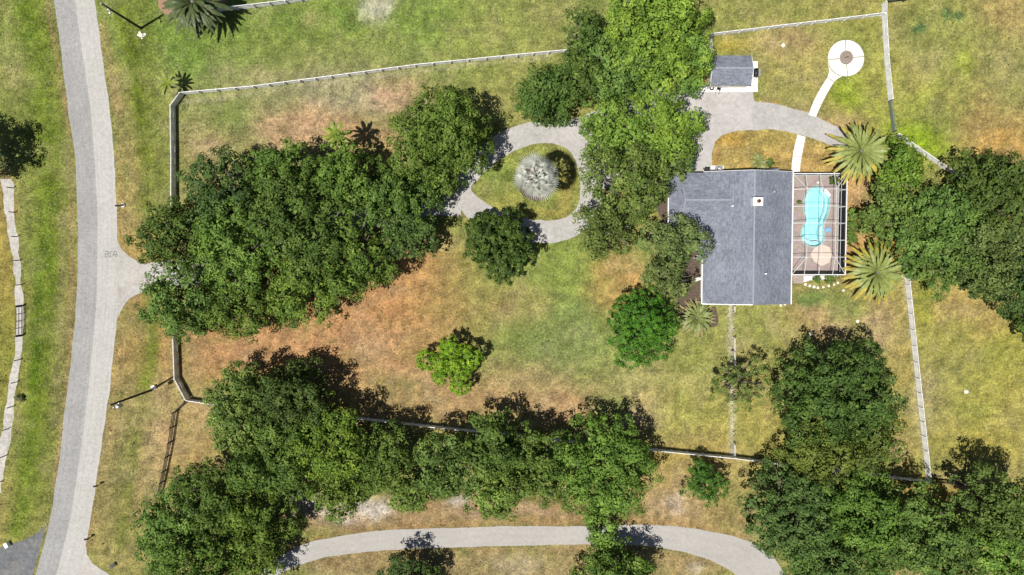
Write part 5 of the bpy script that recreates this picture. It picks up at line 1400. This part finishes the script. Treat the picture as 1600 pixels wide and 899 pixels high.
RG = lambda L, m_in, m_mid, m_out, n=1.0, ll=.5: [
    (fr(L * .75, .95, .7, m_in, 26, ll), int(9 * n), 0, .1, 1), (fr(L * .82, .55, .9, m_in, 30, ll), int(14 * n), 0, .05, 1),
    (fr(L * .95, .25, .9, m_mid, 32, ll), int(16 * n), 0, 0, 1), (fr(L * 1.16, .02, .65, m_out, 36, ll), int(18 * n), 0, -.1, 1)]
palm('large date palm with yellow outer fronds north east of the pool', 1347, 236, 4.6, RG(4.3, 'frond_sage', 'frond_sage', 'frond_yellow', 1.5, .60), .42, group='date palms by the pool')
palm('large date palm south east of the pool enclosure', 1372, 426, 4.2, RG(4.2, 'frond_sage', 'frond_sage', 'frond_yellow', 1.5, .60), .42, group='date palms by the pool')
palm('large dark date palm at the top edge beside the board fence', 300, 2, 5.5, RG(4.4, 'frond_dark', 'frond_dark', 'frond_dark', 1.7, .66), .45)
palm('bushy straw coloured cycad at the south west house corner', 1089, 497, 1.2, RG(2.7, 'frond', 'frond', 'frond_straw', 1.3, .42), .3, 'cycad')
palm('small yellow green palm at the west fence corner', 262, 130, 2.6, [(fr(1.9, .8, 1.2, 'frond_lime', 18, .42), 7, 0, 0, 1), (fr(2.0, .3, 1.1, 'frond', 18, .42), 8, 0, 0, 1)], .14, 'palm_tree')
palm('yellow green palm poking out of the top of the grove', 526, 212, 7.8, [(fr(2.0, .8, 1.2, 'frond_lime', 20, .55), 8, 0, 0, 1), (fr(2.3, .35, 1.3, 'frond_lime', 22, .45), 9, 0, 0, 1), (fr(2.2, -.1, .9, 'frond_yellow', 20, .4), 5, 0, 0, 1)], .17, 'palm_tree')
palm('little sago palm at the north wall of the house', 1186, 254, .8, [(fr(1.4, .8, .9, 'frond', 16, .22), 9, 0, 0, 1), (fr(1.5, .35, .8, 'frond', 16, .22), 12, 0, 0, 1), (fr(1.4, 0, .6, 'frond_straw', 16, .2), 8, 0, 0, 1)], .16, 'cycad')

def fan_mesh(L, R, mat, seg=9, name='frond'):
    """fan leaf: stalk then a pleated fan of stiff pointed segments"""
    mb = MB(); e = .02
    mb.beam((0, 0, 0), (L, 0, 0), .07, .04)
    c = Vector((L, 0, 0))
    for k in range(seg):
        a = math.radians(-54 + 108 * (k + .5) / seg); w = math.radians(108 / seg) * .42
        rr = R * (1 - .25 * (abs(a) / 2.5) ** 2) * rng.uniform(.92, 1.06)
        dr = -.12 * rr
        p1 = c + Vector((math.cos(a - w), math.sin(a - w), 0)) * rr * .55; p2 = c + Vector((math.cos(a + w), math.sin(a + w), 0)) * rr * .55
        pm = c + Vector((math.cos(a), math.sin(a), 0)) * rr * .6 + Vector((0, 0, .20 * R))
        tip = c + Vector((math.cos(a), math.sin(a), 0)) * rr + Vector((0, 0, dr))
        mb.add([c, p1, pm, p2, tip], [(0, 1, 2), (0, 2, 3), (1, 4, 2), (2, 4, 3)])
    m = mesh(name, mb.v, mb.f); m.materials.append(mat); return m
fans = [fan_mesh(1.45, 1.45, M['frond_silver']) for _ in range(3)]
SZ = 12.6; C = P(838.5, 274.5, SZ); sroot = empty('silver_fan_palm', (C.x, C.y, 0)); tag(sroot, 'silver fan palm in the oval island of the driveway loop', 'palm')
MB().tube([(0, 0, 0), (0, 0, .4), (0, 0, SZ - .5)], [.42, .32, .26], 12).build('trunk', M['bark'], sroot, True)
for cnt, tilt, sc, z in ((5, 1.05, .62, SZ), (7, .75, .84, SZ - .2), (10, .42, 1.02, SZ - .6), (13, .0, 1.16, SZ - 1.1)):
    a0 = rng.uniform(0, 6.28)
    for k in range(cnt):
        a = a0 + k * 2 * math.pi / cnt + rng.uniform(-.12, .12); s = sc * rng.uniform(.9, 1.08)
        link('frond', fans[k % 3], None, sroot, (math.cos(a) * .15, math.sin(a) * .15, z), (rng.uniform(-.18, .18), -tilt + rng.uniform(-.14, .14), a), (s, s, s))
sheet_poly('mulch_bed', [(838 + 30 * math.cos(t), 283 + 31 * math.sin(t)) for t in np.arange(12) * math.pi / 6], 0.007, M['mulch'], .06)
sheet_poly('mulch_bed', [(230, -10), (246, 0), (250, 14), (268, 24), (300, 24), (340, 18), (350, -10)], 0.0075, plain('mulch_pink', rgb(176, 138, 118), .95, var=.3, scale=5.0), .1)

# ------------------------------------------------------------------ grass tufts and fallen leaves
def scatter(n, x0, x1, y0, y1):
    x = rng.uniform(x0, x1, n); y = rng.uniform(y0, y1, n)
    ok = np.ones(n, bool)
    for poly in PAVED:
        ins_ = inside(poly, x, y)
        if poly is PAVED_LOOP: ins_ &= ~inside(ISLAND, x, y)
        ok &= ~ins_
    hx0, hx1 = xwing, xe; ok &= ~((x > xw) & (x < xe) & (y > ys) & (y < yn))
    return x[ok], y[ok]
PAVED_LOOP = next(p for p in PAVED if len(p) == len(out_j) and abs(p[0][0] - out_j[0].x) < 1e-6)
tx, ty_ = scatter(330000, -86, 86, -52, 47)
dn = fbm(tx, ty_, .5, 71, 3); k = rng.random(len(tx)) < (dn - .25) * 1.9
tx, ty_ = tx[k], ty_[k]; nt_ = len(tx)
cc = ground_rgb(tx, ty_)
vary = rng.uniform(.75, 1.6, (nt_, 1)) * (1 + rng.normal(0, .06, (nt_, 3)))
cc = np.clip(cc * vary, 0, .8)
weed = (fbm(tx, ty_, .16, 83, 3) > .56) & (rng.random(nt_) < .10)
cc[weed] = np.array(rgb(84, 106, 44)) * rng.uniform(.7, 1.3, (weed.sum(), 1))
hgt = rng.uniform(.03, .09, nt_) * (1 + 1.2 * (rng.random(nt_) > .96)); wd = rng.uniform(.06, .17, nt_); wd[weed] *= 1.7; hgt[weed] *= 1.5
a = rng.uniform(0, 6.28, nt_); ln = rng.uniform(.02, .18, nt_); b2 = rng.uniform(0, 6.28, nt_)
v = np.zeros((nt_, 3, 3))
v[:, 0] = np.stack([tx - np.cos(a) * wd, ty_ - np.sin(a) * wd, np.zeros(nt_)], 1)
v[:, 1] = np.stack([tx + np.cos(a) * wd, ty_ + np.sin(a) * wd, np.zeros(nt_)], 1)
v[:, 2] = np.stack([tx + np.cos(b2) * ln, ty_ + np.sin(b2) * ln, hgt], 1)
tm = np_mesh('grass', v.reshape(-1, 3), np.arange(nt_ * 3).reshape(-1, 3))
ta = tm.attributes.new('Col', 'FLOAT_COLOR', 'FACE'); ta.data.foreach_set('color', np.concatenate([cc, np.ones((nt_, 1))], 1).astype(np.float32).ravel())
gmt, nt, b, L = new_mat('grass_tuft')
at = N(nt, 'ShaderNodeAttribute'); at.attribute_name = 'Col'; L.new(at.outputs['Color'], b.inputs['Base Color'])
b.inputs['Roughness'].default_value = .9; b.inputs['Specular IOR Level'].default_value = .05
go = link('grass', tm, gmt); tag(go, 'short patchy green and straw coloured grass tufts over the lawns', 'grass', kind='stuff')
print('LEAVES', NL, 'TREES', TREES, 'TUFTS', nt_)
